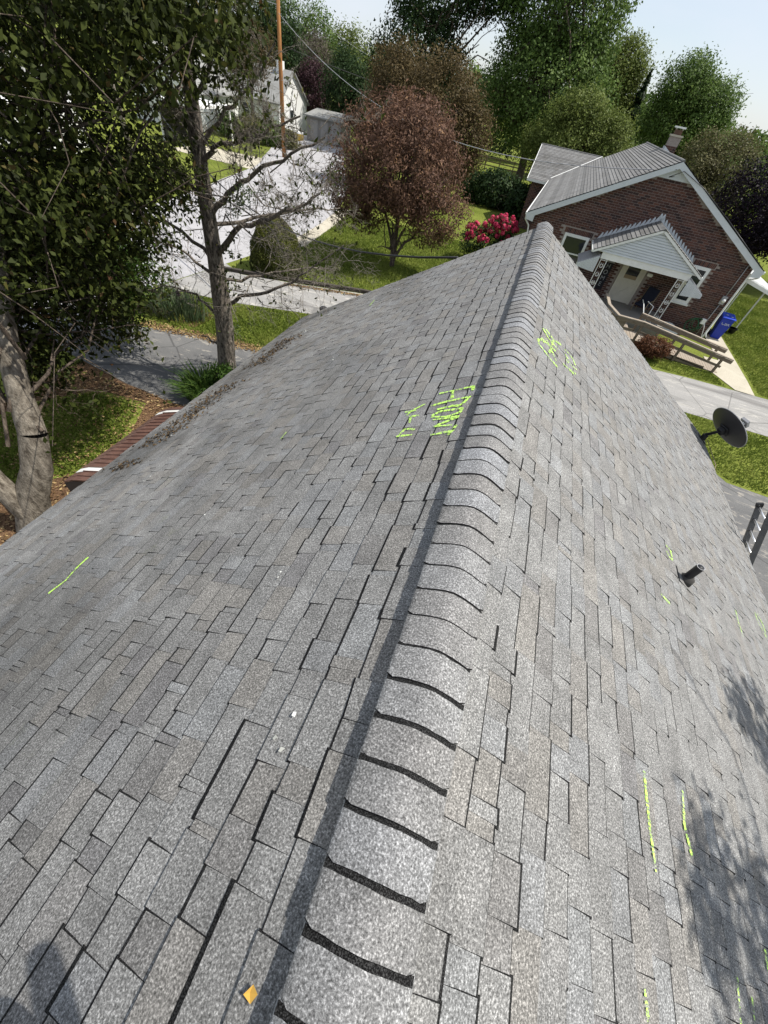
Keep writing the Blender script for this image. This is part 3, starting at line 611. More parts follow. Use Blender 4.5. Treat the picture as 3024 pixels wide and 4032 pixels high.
# ladder against the right eave
lad = empty('extension_ladder', (6.55, 6.1, 0), 0, 'grey extension ladder with pale rungs leaning on the right eave', 'ladder')
lf = Vector((0, 0, 0)); lt = Vector((4.86-6.55, 0, 3.28)); ld = (lt-lf).normalized()
for k, yv in enumerate((-0.2, 0.2)):
    top = lf + ld*((3.62 if k == 0 else 3.28))
    b = MB(); b.beam((0, yv, 0.0), (top.x, yv, top.z), 0.03, 0.085); b.build('ladder_rail', M_FIBRE, lad, bevel=0.004)
    b = MB(); b.beam(Vector((top.x, yv, top.z))-ld*0.05, Vector((top.x, yv, top.z))+ld*0.03, 0.045, 0.1); b.build('rail_cap', M_BLACK, lad, bevel=0.01)
for i in range(12):
    p = ld*(0.2 + 0.275*i); b = MB(); b.tube([(p.x, -0.2, p.z), (p.x, 0.2, p.z)], 0.016, 10); b.build('rung', M_ALU, lad, True)
# leaf scraps caught on the left slope
rd = np.random.default_rng(33); k = 1500
yv = 2.6 + 4.6*rd.random(k); qv = 4.55 + 0.75*(rd.beta(2, 2, k)) - 0.05*(yv-5) + 0.12*rd.normal(size=k)
dens = (np.sin(yv*2.1)+np.sin(yv*5.3+1)) > -0.6; yv, qv = yv[dens], np.clip(qv[dens], 3.4, Q-0.1)
P = np.array([rp_(-1, y, q, 0.016) for y, q in zip(yv, qv)]); N_ = np.tile([-ST, 0, CT], (len(P), 1)) + rd.normal(size=(len(P), 3))*0.35
tag(quads_obj('leaf_debris', leaf_quads(P, N_, 0.045, rd, 0.6), LEAF['debris'], None, {'lv': rd.random(len(P))}), 'brown rotted leaf scraps caught above the left eave', 'leaf debris', kind='stuff')
pt = [(7.25, 4.55), (7.3, 4.62), (7.2, 4.5), (0.94, 1.0), (6.6, 3.6), (5.4, 3.1), (4.7, 2.6), (1.7, 2.2), (0.3, 0.5), (3.4, 4.7), (5.0, 4.9), (8.1, 2.7), (2.2, 3.9), (6.9, 4.7)]
Pp = np.array([rp_(-1, y+rd.normal()*0.05, q+rd.normal()*0.05, 0.016) for y, q in pt for _ in range(3)]); 
tag(quads_obj('fallen_petals', leaf_quads(Pp, np.tile([-ST, 0, CT], (len(Pp), 1))+rd.normal(size=Pp.shape)*0.2, 0.02, rd, 0.8), LEAF['petal'], None, {'lv': rd.random(len(Pp))}), 'small white petals scattered on the left slope', 'petals', kind='stuff')
b = MB(); lp = Vector(rp_(-1, -0.29, 0.24, 0.014)); b.add([lp + Vector(v)*0.75 for v in ((-0.02, -0.012, 0.004), (0.0, 0.018, 0.012), (0.024, 0.004, 0.016), (0.012, -0.022, 0.008), (-0.002, -0.003, 0.0))], [(0, 4, 1), (1, 4, 2), (2, 4, 3), (3, 4, 0)])
tag(b.build('fallen_leaf', mat('ochre_leaf', (0.5, 0.3, 0.06))), 'single small ochre leaf lying beside the ridge cap', 'leaf')

# ------------------------------------------------------------------ brick house across the alley
NA = (-0.52, 24.77, 0.0); NR = math.radians(-1.8)
bh = empty('brick_house', NA, NR, 'dark red brick house with grey shingled gable roof and white rake boards', 'house')
def n2w(P):
    P = np.asarray(P, float); c, s = math.cos(NR), math.sin(NR)
    return np.stack([NA[0]+P[..., 0]*c-P[..., 1]*s, NA[1]+P[..., 0]*s+P[..., 1]*c, P[..., 2]], -1)
PK, EZ, RS = 5.465, 3.23, 0.512
def rake_top(u): return EZ + RS*(u if u < PK else 2*PK-u)
WV = 0.25
b = MB(); b.prism([(0.36, WV, 0), (10.59, WV, 0), (10.59, WV, rake_top(10.59)-0.16), (PK, WV, rake_top(PK)-0.16), (0.36, WV, rake_top(0.36)-0.16)], (0, 0.2, 0))
b.mm(0.36, 0.55, WV+0.2, 17.0, 0, 3.2); b.mm(10.4, 10.59, WV+0.2, 17.0, 0, 3.2); b.mm(0.36, 10.59, 16.8, 17.0, 0, 3.2)
b.mm(-1.25, 0.36, 14.95, 15.1, 0, 3.0); b.mm(-1.25, -1.1, 15.1, 21.4, 0, 3.1)
b.prism([(-1.25, 14.95, 3.0), (-1.25, 21.5, 3.0), (-1.25, 18.25, 4.6)], (0.15, 0, 0))
wall = b.build('wall', M_MORTAR, bh)
HOLES = [(2.08, 3.27, 1.22, 2.78), (8.24, 9.0, 1.22, 2.8), (5.3, 6.5, 0.5, 2.75)]
BT = np.array([(0.085, 0.043, 0.036), (0.07, 0.036, 0.032), (0.1, 0.048, 0.038), (0.048, 0.03, 0.029), (0.09, 0.05, 0.042), (0.115, 0.055, 0.042)])
def brick_boxes(origin, du_, dn_, u0, u1, z0, ztop, holes, r, solid=()):
    out = []; tn = []; row = 0; z = z0
    while True:
        u = u0 - (0.128 if row % 2 else 0); any_ = False
        while u < u1:
            a, c = max(u, u0), min(u+0.242, u1); mid = (a+c)/2
            if c-a > 0.03 and z+0.077 <= min(ztop(a), ztop(c)) and not any(h[0]-0.02 < c and h[1]+0.02 > a and h[2]-0.02 < z+0.077 and h[3]+0.02 > z for h in holes):
                out.append((a, c, z, z+0.077, 0.006+0.003*r.random())); tn.append(BT[r.integers(len(BT))]*(0.85+0.3*r.random())); any_ = True
            u += 0.256
        row += 1; z += 0.09
        if z > 6.2: break
    for (a, c, z_, z1_, d) in solid: out.append((a, c, z_, z1_, d)); tn.append(BT[r.integers(len(BT))]*(1.0+0.3*r.random()))
    out = np.array(out); O = np.array(origin, float); U = np.array(du_, float); Nn = np.array(dn_, float); Zv = np.array([0, 0, 1.0])
    def P(a, z_, d): return O + a[:, None]*U + z_[:, None]*Zv + d[:, None]*Nn
    a, c, za, zb, d = out.T; k = 0*d - 0.002
    A, B, C, D = P(a, za, d), P(c, za, d), P(c, zb, d), P(a, zb, d); A0, B0, C0, D0 = P(a, za, k), P(c, za, k), P(c, zb, k), P(a, zb, k)
    F = np.stack([np.stack([A, B, C, D], 1), np.stack([D, C, C0, D0], 1), np.stack([B, A, A0, B0], 1), np.stack([A, D, D0, A0], 1), np.stack([C, B, B0, C0], 1)], 1)
    return F, np.array(tn)
rb = np.random.default_rng(9)
sol = []
for (h0, h1, zt) in ((2.0, 3.35, 2.8), (8.16, 9.08, 2.82)):
    u = h0
    while u < h1: sol.append((u, u+0.066, zt, zt+0.2, 0.009)); u += 0.076
hl2 = HOLES + [(2.0, 3.36, 2.79, 3.01), (8.16, 9.09, 2.81, 3.03)]
BF, BTN = brick_boxes((0, WV, 0), (1, 0, 0), (0, -1, 0), 0.36, 10.59, 0.0, lambda u: rake_top(u)-0.2, hl2, rb, sol)
Bw = n2w(BF[:, 0]); px, py, pz = project(Bw.reshape(-1, 3)); px = px.reshape(-1, 4); py = py.reshape(-1, 4)
area = 0.5*np.abs((px*np.roll(py, -1, 1)-np.roll(px, -1, 1)*py).sum(1)); cx, cy = px.mean(1), py.mean(1)
ok = (cx > 0) & (cx < 768) & (cy > 0) & (cy < 1024)
# hidden behind the near roof or the porch: not in view
ok &= ~((BF[:, 0, :, 0].mean(1) > 3.3) & (BF[:, 0, :, 0].mean(1) < 8.3) & (BF[:, 0, :, 2].mean(1) < 4.0)) & (cy < 2.3*(cx-384)*0+400)
od = np.argsort(-np.where(ok, area, 0)); bigb = od[:300]
for i in bigb:
    me = bpy.data.meshes.new('brick'); me.from_pydata([tuple(p) for p in BF[i].reshape(-1, 3)], [], [tuple(range(4*k, 4*k+4)) for k in range(5)]); me.materials.append(M_BRICK)
    at = me.attributes.new('tone', 'FLOAT_COLOR', 'POINT'); at.data.foreach_set('color', np.tile(np.append(BTN[i], 1), 20).astype(np.float32)); me.update()
    link(bpy.data.objects.new('brick', me), wall)
rs_ = np.setdiff1d(np.arange(len(BF)), bigb)
WF, WT = brick_boxes((0, 14.95, 0), (1, 0, 0), (0, -1, 0), -1.25, 0.36, 0.0, lambda u: 3.0, [], rb)
SF, STn = brick_boxes((0.36, 0, 0), (0, 1, 0), (-1, 0, 0), WV, 14.9, 0.0, lambda u: 3.2, [], rb)
AF = np.concatenate([BF[rs_], WF, SF]); AT = np.concatenate([BTN[rs_], WT, STn])
tag(quads_obj('brick_field', AF.reshape(-1, 4, 3), M_BRICK, wall, {'tone': np.repeat(AT, 5, axis=0)}), kind='stuff')
# roof: one strip for each course
b = MB()
for s in (0, 1):
    f = (lambda u: u) if s == 0 else (lambda u: 2*PK-u)
    b.prism([(f(0.0), 0.0, EZ-0.02), (f(PK), 0.0, EZ+RS*PK-0.02), (f(PK), 0.0, EZ+RS*PK-0.12), (f(0.0), 0.0, EZ-0.12)], (0, 17.2, 0))
nroof = b.build('roof', M_GREYMETAL, bh)
NCR = 43; LS = PK/NCR
def course(P0, P1, Q0, Q1, name, parent, m_, th=0.022):
    """strip from lower edge P0-P1 to upper edge Q0-Q1, thick at its lower edge"""
    P0, P1, Q0, Q1 = map(Vector, (P0, P1, Q0, Q1)); nn = (P1-P0).cross(Q0-P0).normalized()
    if nn.z < 0: nn = -nn
    V_ = [P0+nn*th, P1+nn*th, Q1+nn*0.004, Q0+nn*0.004, P0-nn*0.004, P1-nn*0.004, Q1-nn*0.004, Q0-nn*0.004]
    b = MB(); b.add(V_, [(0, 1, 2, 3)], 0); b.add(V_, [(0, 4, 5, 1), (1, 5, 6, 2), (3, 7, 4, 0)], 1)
    return b.build(name, [m_, M_EDGE_AND_SHADOW], parent)
rr_ = np.random.default_rng(3)
for s in (0, 1):
    for i in range(NCR):
        ua, ub = i*LS-0.02, (i+1)*LS+0.01; za, zb = EZ+RS*ua, EZ+RS*ub; f = (lambda u: u) if s == 0 else (lambda u: 2*PK-u)
        j = rr_.normal()*0.004
        course((f(ua+j), -0.03, za), (f(ua-j), 17.2, za), (f(ub), -0.03, zb), (f(ub), 17.2, zb), 'shingle_course', nroof, M_ROOFGREY, 0.026)
b = MB(); b.tube([(PK, -0.03, EZ+RS*PK+0.0), (PK, 17.2, EZ+RS*PK+0.0)], 0.06, 8); b.build('ridge', M_ROOFGREY, nroof)
# cross wing roof
wr = MB()
VR, WZ, WE = 18.25, 4.78, 14.6
for s in (-1, 1):
    wr.prism([(-1.6, VR, WZ-0.02), (-1.6, VR+s*3.65, WZ-3.65*0.48), (-1.6, VR+s*3.65, WZ-3.65*0.48-0.1), (-1.6, VR, WZ-0.12)], (4.7, 0, 0))
wroof = wr.build('wing_roof', M_GREYMETAL, bh)
kk = 27
for i in range(kk):
    va, vb = WE + i*3.65/kk - 0.015, WE+(i+1)*3.65/kk+0.01; za, zb = WZ-(VR-va)*0.48, WZ-(VR-vb)*0.48
    uend = min(3.1, (za-EZ)/RS + 0.15) if za > EZ else -0.1; uend2 = min(3.1, max(-0.1, (zb-EZ)/RS+0.15))
    course((-1.62, va, za), (uend, va, za), (-1.62, vb, zb), (uend2, vb, zb), 'shingle_course', wroof, M_ROOFGREY, 0.02)
b = MB(); vz = [(-0.02, WE-0.02+0.9, EZ+0.03)]
b.beam((0.0, VR-(WZ-EZ)/0.48, EZ+0.05), ((WZ-EZ)/RS, VR, WZ+0.05), 0.07, 0.02); b.build('valley_flashing', M_WHITE, wroof)
b = MB(); b.tube([(-1.62, VR, WZ+0.01), (3.0, VR, WZ+0.01)], 0.05, 8); b.build('ridge', M_ROOFGREY, wroof)
b = MB(); b.beam((-1.64, WE, WZ-3.65*0.48-0.06), (-0.1, WE, WZ-3.65*0.48-0.06), 0.05, 0.13); b.build('wing_gutter', M_WHITE, wroof)
b = MB(); b.beam((-1.62, WE, WZ-3.65*0.48-0.05), (-1.62, VR, WZ-0.05), 0.04, 0.14); b.build('wing_rake_board', M_WHITE, wroof)
# rake boards, soffits, gutters
for s in (0, 1):
    f = (lambda u: u) if s == 0 else (lambda u: 2*PK-u)
    b = MB(); b.prism([(f(-0.02), 0, EZ-0.03), (f(PK), 0, EZ+RS*PK-0.02), (f(PK), 0, EZ+RS*PK-0.24), (f(0.36), 0, EZ+RS*0.36-0.26), (f(0.36), 0, EZ-0.33), (f(-0.02), 0, EZ-0.28)], (0, -0.035, 0)); b.build('rake_board', M_SIDING, bh)
    b = MB(); b.prism([(f(0.0), 0.0, EZ-0.2), (f(PK), 0.0, EZ+RS*PK-0.2), (f(PK), 0.0, EZ+RS*PK-0.23), (f(0.0), 0.0, EZ-0.23)], (0, 0.26, 0)); b.build('rake_soffit', M_SIDING, bh)
    b = MB(); b.beam((f(-0.05), -0.02, EZ-0.07), (f(-0.05), 14.2 if s == 0 else 17.2, EZ-0.07), 0.1, 0.11); b.build('gutter', M_WHITE, bh, bevel=0.015)
b = MB(); b.tube([(-0.03, 0.02, EZ-0.1), (-0.02, 0.1, EZ-0.3), (0.22, 0.3, EZ-0.55), (0.28, 0.31, EZ-0.8), (0.28, 0.31, 0.1)], 0.04, 8); b.build('downpipe', M_WHITE, bh, True)
b = MB(); b.tube([(10.96, 0.02, EZ-0.1), (10.94, 0.05, EZ-0.3), (10.68, 0.3, EZ-0.5), (10.63, 0.22, EZ-0.8), (10.63, 0.22, 0.25), (10.7, 0.1, 0.12)], 0.032, 8); b.build('downpipe', M_WHITE, bh, True)
b = MB(); b.mm(10.57, 10.64, 0.2, 0.28, 0.05, 3.0); b.build('corner_trim', M_WHITE, bh)
b = MB(); b.prism([(PK-0.75, 0.2, rake_top(PK)-0.62), (PK+0.75, 0.2, rake_top(PK)-0.62), (PK, 0.2, rake_top(PK)-0.2)], (0, 0.04, 0)); b.build('gable_panel', M_SIDING, bh)
b = MB(); b.tube([(PK+2.7, -0.06, rake_top(PK+2.7)+0.03), (PK+1.3, -0.08, rake_top(PK+1.3)+0.01), (PK+0.2, -0.09, rake_top(PK)-0.28), (PK-0.25, -0.05, rake_top(PK)-0.55), (PK-0.05, -0.04, rake_top(PK)-0.5)], 0.014, 6)
b.tube([(PK+5.3, -0.06, rake_top(PK+5.3)+0.01), (PK+2.7, -0.07, rake_top(PK+2.7)+0.04)], 0.016, 6); b.build('service_cable', M_BLACK, bh, True)
# windows
def window(parent, u0, u1, z0, z1, v, m_frame=M_WHITE, fw=0.09, sill=True):
    b = MB(); b.mm(u0-0.03, u1+0.03, v-0.045, v+0.02, z0-0.03, z0+fw); b.mm(u0-0.03, u1+0.03, v-0.045, v+0.02, z1-fw, z1+0.03); b.mm(u0-0.03, u0+fw, v-0.045, v+0.02, z0+fw, z1-fw); b.mm(u1-fw, u1+0.03, v-0.045, v+0.02, z0+fw, z1-fw)
    wf = b.build('window', m_frame, parent); zm = (z0+z1)/2
    b = MB(); b.mm(u0+fw, u1-fw, v-0.03, v+0.02, zm-0.03, zm+0.03); b.build('meeting_rail', m_frame, wf)
    for (a, c) in ((z0+fw, zm-0.03), (zm+0.03, z1-fw)):
        b = MB(); b.mm(u0+fw, u1-fw, v-0.008, v+0.015, a, c); b.build('pane', M_GLASS, wf)
    if sill: b = MB(); b.mm(u0-0.08, u1+0.08, v-0.1, v+0.02, z0-0.09, z0-0.03); b.build('sill', m_frame, wf)
    return wf
window(bh, 2.1, 3.25, 1.25, 2.76, WV); window(bh, 8.27, 8.97, 1.25, 2.78, WV, fw=0.1)
# door
b = MB(); b.mm(5.32, 5.42, WV-0.06, WV+0.02, 0.55, 2.72); b.mm(6.38, 6.48, WV-0.06, WV+0.02, 0.55, 2.72); b.mm(5.42, 6.38, WV-0.06, WV+0.02, 2.62, 2.72)
df = b.build('door', M_CREAM, bh)
b = MB(); b.mm(5.42, 6.38, WV-0.035, WV+0.015, 0.57, 1.62); b.mm(5.42, 6.38, WV-0.035, WV+0.015, 2.5, 2.62); b.mm(5.42, 5.6, WV-0.035, WV+0.015, 1.62, 2.5); b.mm(6.2, 6.38, WV-0.035, WV+0.015, 1.62, 2.5)
for sg in (1, -1): b.beam((5.9-sg*0.36, WV-0.042, 0.72), (5.9+sg*0.36, WV-0.042, 1.45), 0.012, 0.06)
b.build('door_leaf', M_CREAM, df)
b = MB(); b.mm(5.6, 6.2, WV-0.02, WV+0.01, 1.78, 2.5); b.build('pane', M_GLASS, df); b = MB(); b.mm(5.6, 6.2, WV-0.03, WV+0.012, 1.62, 1.78); b.build('door_rail', M_TAN, df)
b = MB(); b.mm(6.55, 6.82, WV-0.12, WV, 1.92, 2.06); b.build('porch_lamp', M_WHITE, bh, bevel=0.04)
# house sign, letters stacked down a dark board
b = MB(); b.mm(4.5, 4.88, WV-0.03, WV-0.012, 0.85, 2.12); sg_ = b.build('house_sign', mat('sign_board', (0.012, 0.012, 0.018), 0.6), bh)
b = MB(); b.mm(4.5, 4.9, WV-0.05, WV-0.012, 2.08, 2.13); b.build('sign_bar', M_GREYMETAL, sg_)
for i, ch in enumerate('HOME'):
    text_mesh('letter', ch, 0.27, 0.004, mat('letter_grey', (0.3, 0.31, 0.34), 0.5), sg_, (4.69, WV-0.036, 1.83-0.27*i), (math.pi/2, 0, 0))
# chimney
ch0 = (6.0, 9.3)
b = MB(); b.mm(ch0[0]-0.28, ch0[0]+0.28, ch0[1]-0.28, ch0[1]+0.28, 5.6, 6.62); chm = b.build('chimney', M_MORTAR, bh)
CF = []; CTn = []
for (og, du_, dn_) in (((ch0[0]-0.28, ch0[1]-0.28, 0), (1, 0, 0), (0, -1, 0)), ((ch0[0]-0.28, ch0[1]-0.28, 0), (0, 1, 0), (-1, 0, 0)), ((ch0[0]+0.28, ch0[1]-0.28, 0), (0, 1, 0), (1, 0, 0))):
    F_, T_ = brick_boxes(og, du_, dn_, 0.0, 0.56, 5.62, lambda u: 6.62, [], rb); CF.append(F_); CTn.append(T_)
CF = np.concatenate(CF); CTn = np.concatenate(CTn)
for i in range(len(CF)):
    me = bpy.data.meshes.new('brick'); me.from_pydata([tuple(p) for p in CF[i].reshape(-1, 3)], [], [tuple(range(4*k, 4*k+4)) for k in range(5)]); me.materials.append(M_BRICK)
    at = me.attributes.new('tone', 'FLOAT_COLOR', 'POINT'); at.data.foreach_set('color', np.tile(np.append(CTn[i], 1), 20).astype(np.float32)); me.update(); link(bpy.data.objects.new('brick', me), chm)
b = MB(); b.mm(ch0[0]-0.32, ch0[0]+0.32, ch0[1]-0.32, ch0[1]+0.32, 6.62, 6.7); b.build('chimney_crown', M_CONC, chm)
b = MB(); b.mm(ch0[0]-0.18, ch0[0]+0.18, ch0[1]-0.18, ch0[1]+0.18, 6.7, 6.9); b.build('flue', mat('sooty_clay', (0.12, 0.07, 0.05)), chm)
b = MB(); b.mm(ch0[0]-0.27, ch0[0]+0.27, ch0[1]-0.27, ch0[1]+0.27, 6.96, 7.03)
for sx in (-1, 1):
    for sy in (-1, 1): b.mm(ch0[0]+sx*0.17-0.012, ch0[0]+sx*0.17+0.012, ch0[1]+sy*0.17-0.012, ch0[1]+sy*0.17+0.012, 6.9, 6.96)
b.build('chimney_cap', M_WHITE, chm)
b = MB(); b.prism([(ch0[0]-0.34, ch0[1]-0.33, 5.98), (ch0[0]+0.3, ch0[1]-0.33, 5.7), (ch0[0]+0.3, ch0[1]-0.33, 5.86), (ch0[0]-0.34, ch0[1]-0.33, 6.2)], (0, 0.66, 0)); b.build('chimney_flashing', M_SIDING, chm)
# porch
PV, PP, PZ, PE = -1.8, 5.85, 4.02, 2.78; PU0, PU1 = 3.5, 8.2; PS = (PZ-PE)/(PP-PU0)
b = MB()
for s in (0, 1):
    f = (lambda u: u) if s == 0 else (lambda u: 2*PP-u)
    b.prism([(f(PU0), PV-0.02, PE-0.02), (f(PP), PV-0.02, PZ-0.02), (f(PP), PV-0.02, PZ-0.1), (f(PU0), PV-0.02, PE-0.1)], (0, WV-PV+0.01, 0))
pr = b.build('porch_roof', M_GREYMETAL, bh)
kk = 16
for s in (0, 1):
    f = (lambda u: u) if s == 0 else (lambda u: 2*PP-u)
    for i in range(kk):
        ua = PU0 + (PP-PU0)*i/kk - 0.02; ub = PU0 + (PP-PU0)*(i+1)/kk + 0.01; za = PE+PS*(ua-PU0); zb = PE+PS*(ub-PU0)
        course((f(ua), PV-0.06, za), (f(ua), WV-0.01, za), (f(ub), PV-0.06, zb), (f(ub), WV-0.01, zb), 'shingle_course', pr, M_ROOFGREY, 0.028)
    k2 = 14
    for i in range(k2):   # stepped flashing up the brick
        ua = PU0 + 0.1 + (PP-PU0)*i/k2; zt = PE+PS*(ua-PU0)+0.05; b = MB(); b.prism([(f(ua-0.02), WV-0.03, zt-0.05), (f(ua+0.17), WV-0.03, zt+0.05), (f(ua+0.17), WV-0.03, zt+0.24), (f(ua+0.12), WV-0.03, zt+0.26)], (0, 0.012, 0)); b.build('step_flashing', M_SIDING, pr)
b = MB()
for i in range(13):
    v_ = PV-0.06 + i*(WV-PV)/13; b.prism([(PP-0.14, v_, PZ-0.055), (PP, v_, PZ+0.035), (PP+0.14, v_, PZ-0.055)], (0, 0.15, 0))
b.build('ridge', M_ROOFGREY, pr)
zb_ = PE-0.02; nb = 12; hb2 = (PZ-0.1-zb_)/nb
for i in range(nb):
    za, zb = zb_+i*hb2, zb_+(i+1)*hb2; ia = (za-PE)/PS + PU0 + 0.1 if za > PE else PU0+0.1; ib = (zb-PE)/PS + PU0 + 0.1
    ia = max(ia, PU0+0.1)
    zc = za+(zb-za)*0.68; ic = ia+(ib-ia)*0.68
    V_ = [(ia, PV+0.02, za), (2*PP-ia, PV+0.02, za), (2*PP-ic, PV+0.03, zc), (ic, PV+0.03, zc), (ib, PV+0.062, zb), (2*PP-ib, PV+0.062, zb), (ia, PV+0.07, za), (2*PP-ia, PV+0.07, za)]
    b = MB(); b.add(V_, [(0, 1, 2, 3), (3, 2, 5, 4), (0, 6, 7, 1)]); b.build('siding_board', M_SIDING, pr)
for s in (0, 1):
    f = (lambda u: u) if s == 0 else (lambda u: 2*PP-u)
    b = MB(); b.beam((f(PU0-0.02), PV-0.03, PE-0.06), (f(PP), PV-0.03, PZ-0.06), 0.04, 0.1); b.build('rake_board', M_WHITE, pr)
    b = MB(); b.beam((f(PU0-0.04), PV-0.05, PE-0.06), (f(PU0-0.04), WV-0.03, PE-0.06), 0.09, 0.09); b.build('gutter', M_WHITE, pr, bevel=0.012)
b = MB(); b.mm(3.92, 7.86, PV+0.06, PV+0.2, 2.5, 2.76); b.build('porch_beam', M_WHITE, bh)
b = MB(); b.mm(3.62, 8.08, PV+0.08, WV-0.02, 2.74, 2.76); b.build('porch_ceiling', M_WHITE, bh)
b = MB(); b.mm(3.6, 8.05, PV-0.1, WV-0.01, 0.0, 0.55); b.build('porch_floor', mat('porch_concrete', (0.2, 0.19, 0.175)), bh)
for u0 in (3.97, 7.42):   # scrolled ironwork posts
    b = MB(); wdt = 0.27
    for du_ in (0, wdt): b.mm(u0+du_, u0+du_+0.03, PV+0.08, PV+0.11, 0.55, 2.5)
    for zc in (0.6, 1.5, 2.44): b.mm(u0+0.031, u0+wdt-0.001, PV+0.085, PV+0.105, zc, zc+0.02)
    post = b.build('iron_post', M_WHITE, bh); 
    for i in range(5):
        zc = 0.75 + i*0.36; b = MB()
        for sg in (1, -1):
            pts = [(u0+0.15+sg*(0.1*math.sin(a)*(1-a/9)), PV+0.095, zc + 0.16*math.cos(a)*0.6 + 0.02*a) for a in np.linspace(0, 5.2, 16)]; b.tube(pts, 0.009, 5)
        b.build('scroll', M_WHITE, post, True)
# metal side awnings of the porch
for (ui, uo) in ((3.88, 3.05), (7.85, 8.72)):
    sg = 1 if uo > ui else -1
    b = MB(); b.prism([(ui, PV+0.02, 2.62), (uo, PV+0.02, 2.14), (uo, PV+0.02, 2.12), (ui, PV+0.02, 2.59)], (0, 1.75, 0)); sa = b.build('side_awning', M_GREYMETAL, bh)
    for k in range(8):
        v_ = PV+0.1+k*0.21; b = MB(); b.beam((ui, v_, 2.63), (uo, v_, 2.15), 0.03, 0.015); b.build('awning_rib', M_GREYMETAL, sa)
    n_ = 14
    for k in range(n_):
        ua = ui+(uo-ui)*k/n_; ub = ui+(uo-ui)*(k+0.88)/n_; zt = lambda u: 2.6-0.46*(u-ui)/(uo-ui)
        zl = lambda u: 1.93+0.07*(u-ui)/(uo-ui); b = MB(); b.prism([(ua, PV-0.005, zl(ua)), (ub, PV-0.005, zl(ub)), (ub, PV-0.005, zt(ub)), (ua, PV-0.005, zt(ua))], (0, 0.015, 0)); b.build('valance_rib', M_SIDING, sa)
# electric meter and hose reel
b = MB(); b.mm(10.2, 10.42, WV-0.12, WV-0.01, 1.6, 1.95); mt_ = b.build('meter_box', M_GREYMETAL, bh, bevel=0.01)
b = MB(); b.tube([(10.31, WV-0.12, 1.78), (10.31, WV-0.22, 1.78)], [0.085, 0.075], 16); b.build('meter_dial', M_WHITE, mt_, True)
b = MB(); b.tube([(10.31, WV-0.04, 1.95), (10.31, WV-0.04, 3.4)], 0.022, 8); b.tube([(10.31, WV-0.04, 1.6), (10.25, WV-0.04, 0.1)], 0.02, 8); b.build('conduit', M_GREYMETAL, mt_, True)
def w_(u, v, z): return tuple(n2w(np.array([u, v, z])))
hr = empty('hose_reel', w_(9.88, 0.1, 0.0), NR, 'green garden hose coiled on a white reel against the brick wall', 'hose')
for (c_, r_, tt) in ((0.0, 0.26, 0.55), (0.05, 0.22, 0.6), (-0.12, 0.3, 0.42), (-0.16, 0.27, 0.5)):
    b = MB(); b.tube([(c_+r_*math.cos(a), -0.02+0.05*math.sin(3*a+c_*9), tt+r_*1.15*math.sin(a)) for a in np.linspace(0, 6.28, 28)], 0.016, 6); b.build('hose_coil', M_GREEN, hr, True)
b = MB(); b.mm(0.14, 0.34, -0.06, 0.09, 0.62, 0.86); b.build('reel_bracket', M_WHITE, hr, bevel=0.02)
b = MB(); b.tube([(0.34, -0.02, 0.7), (0.46, -0.08, 0.45), (0.55, -0.1, 0.2), (0.62, -0.15, 0.05)], 0.013, 6); b.build('hose_end', M_WHITE, hr, True)
# porch chair with cushion
pc = empty('porch_chair', w_(6.95, -0.55, 0.55), NR-0.5, 'dark cushioned lounge chair with tan frame on the shaded porch', 'chair')
b = MB(); b.box((0, 0, 0.36), (0.58, 0.6, 0.12)); b.build('seat', mat('navy_cushion', (0.012, 0.015, 0.03)), pc, bevel=0.04)
b = MB(); b.box((0, 0.33, 0.72), (0.56, 0.12, 0.72), 0, Matrix.Rotation(-0.3, 3, 'X')); b.build('backrest', MATS['navy_cushion'], pc, bevel=0.04)
for sx in (-0.31, 0.31):
    b = MB(); b.tube([(sx, -0.32, 0), (sx, -0.3, 0.55), (sx, 0.1, 0.6), (sx, 0.36, 0.62), (sx, 0.5, 1.05)], 0.018, 8); b.tube([(sx, 0.36, 0.62), (sx, 0.34, 0)], 0.018, 8); b.build('frame', M_TAN, pc, True)
# ramp
rm = empty('wheelchair_ramp', (0, 0, 0), 0, 'weathered wooden access ramp with plank deck and post railings', 'ramp')
def deck_z(x): return 0.40 if x < 5.9 else max(0.02, 0.40 - (x-5.9)*0.107)
x = 3.9; r = np.random.default_rng(2)
while x < 9.75:
    dx = 0.135; a = (deck_z(x+dx)-deck_z(x))/dx; y1 = 22.7 if x < 5.75 else 21.46
    b = MB(); b.box((x+dx/2, (20.34+y1)/2, deck_z(x+dx/2)-0.0+r.normal()*0.002), (dx-0.012, y1-20.34, 0.035), 0, Matrix.Rotation(-math.atan(a), 3, 'Y')); b.build('plank', M_DECK, rm); x += dx
for yv in (20.36, 21.42): b = MB(); b.beam((3.9, yv, 0.28), (5.9, yv, 0.28), 0.04, 0.2); b.beam((5.9, yv, 0.28), (9.2, yv, 0.04), 0.04, 0.18); b.build('joist', M_RAIL, rm)
def rail_top(x): return 1.2 if x < 5.9 else 1.2 - (x-5.9)*0.123
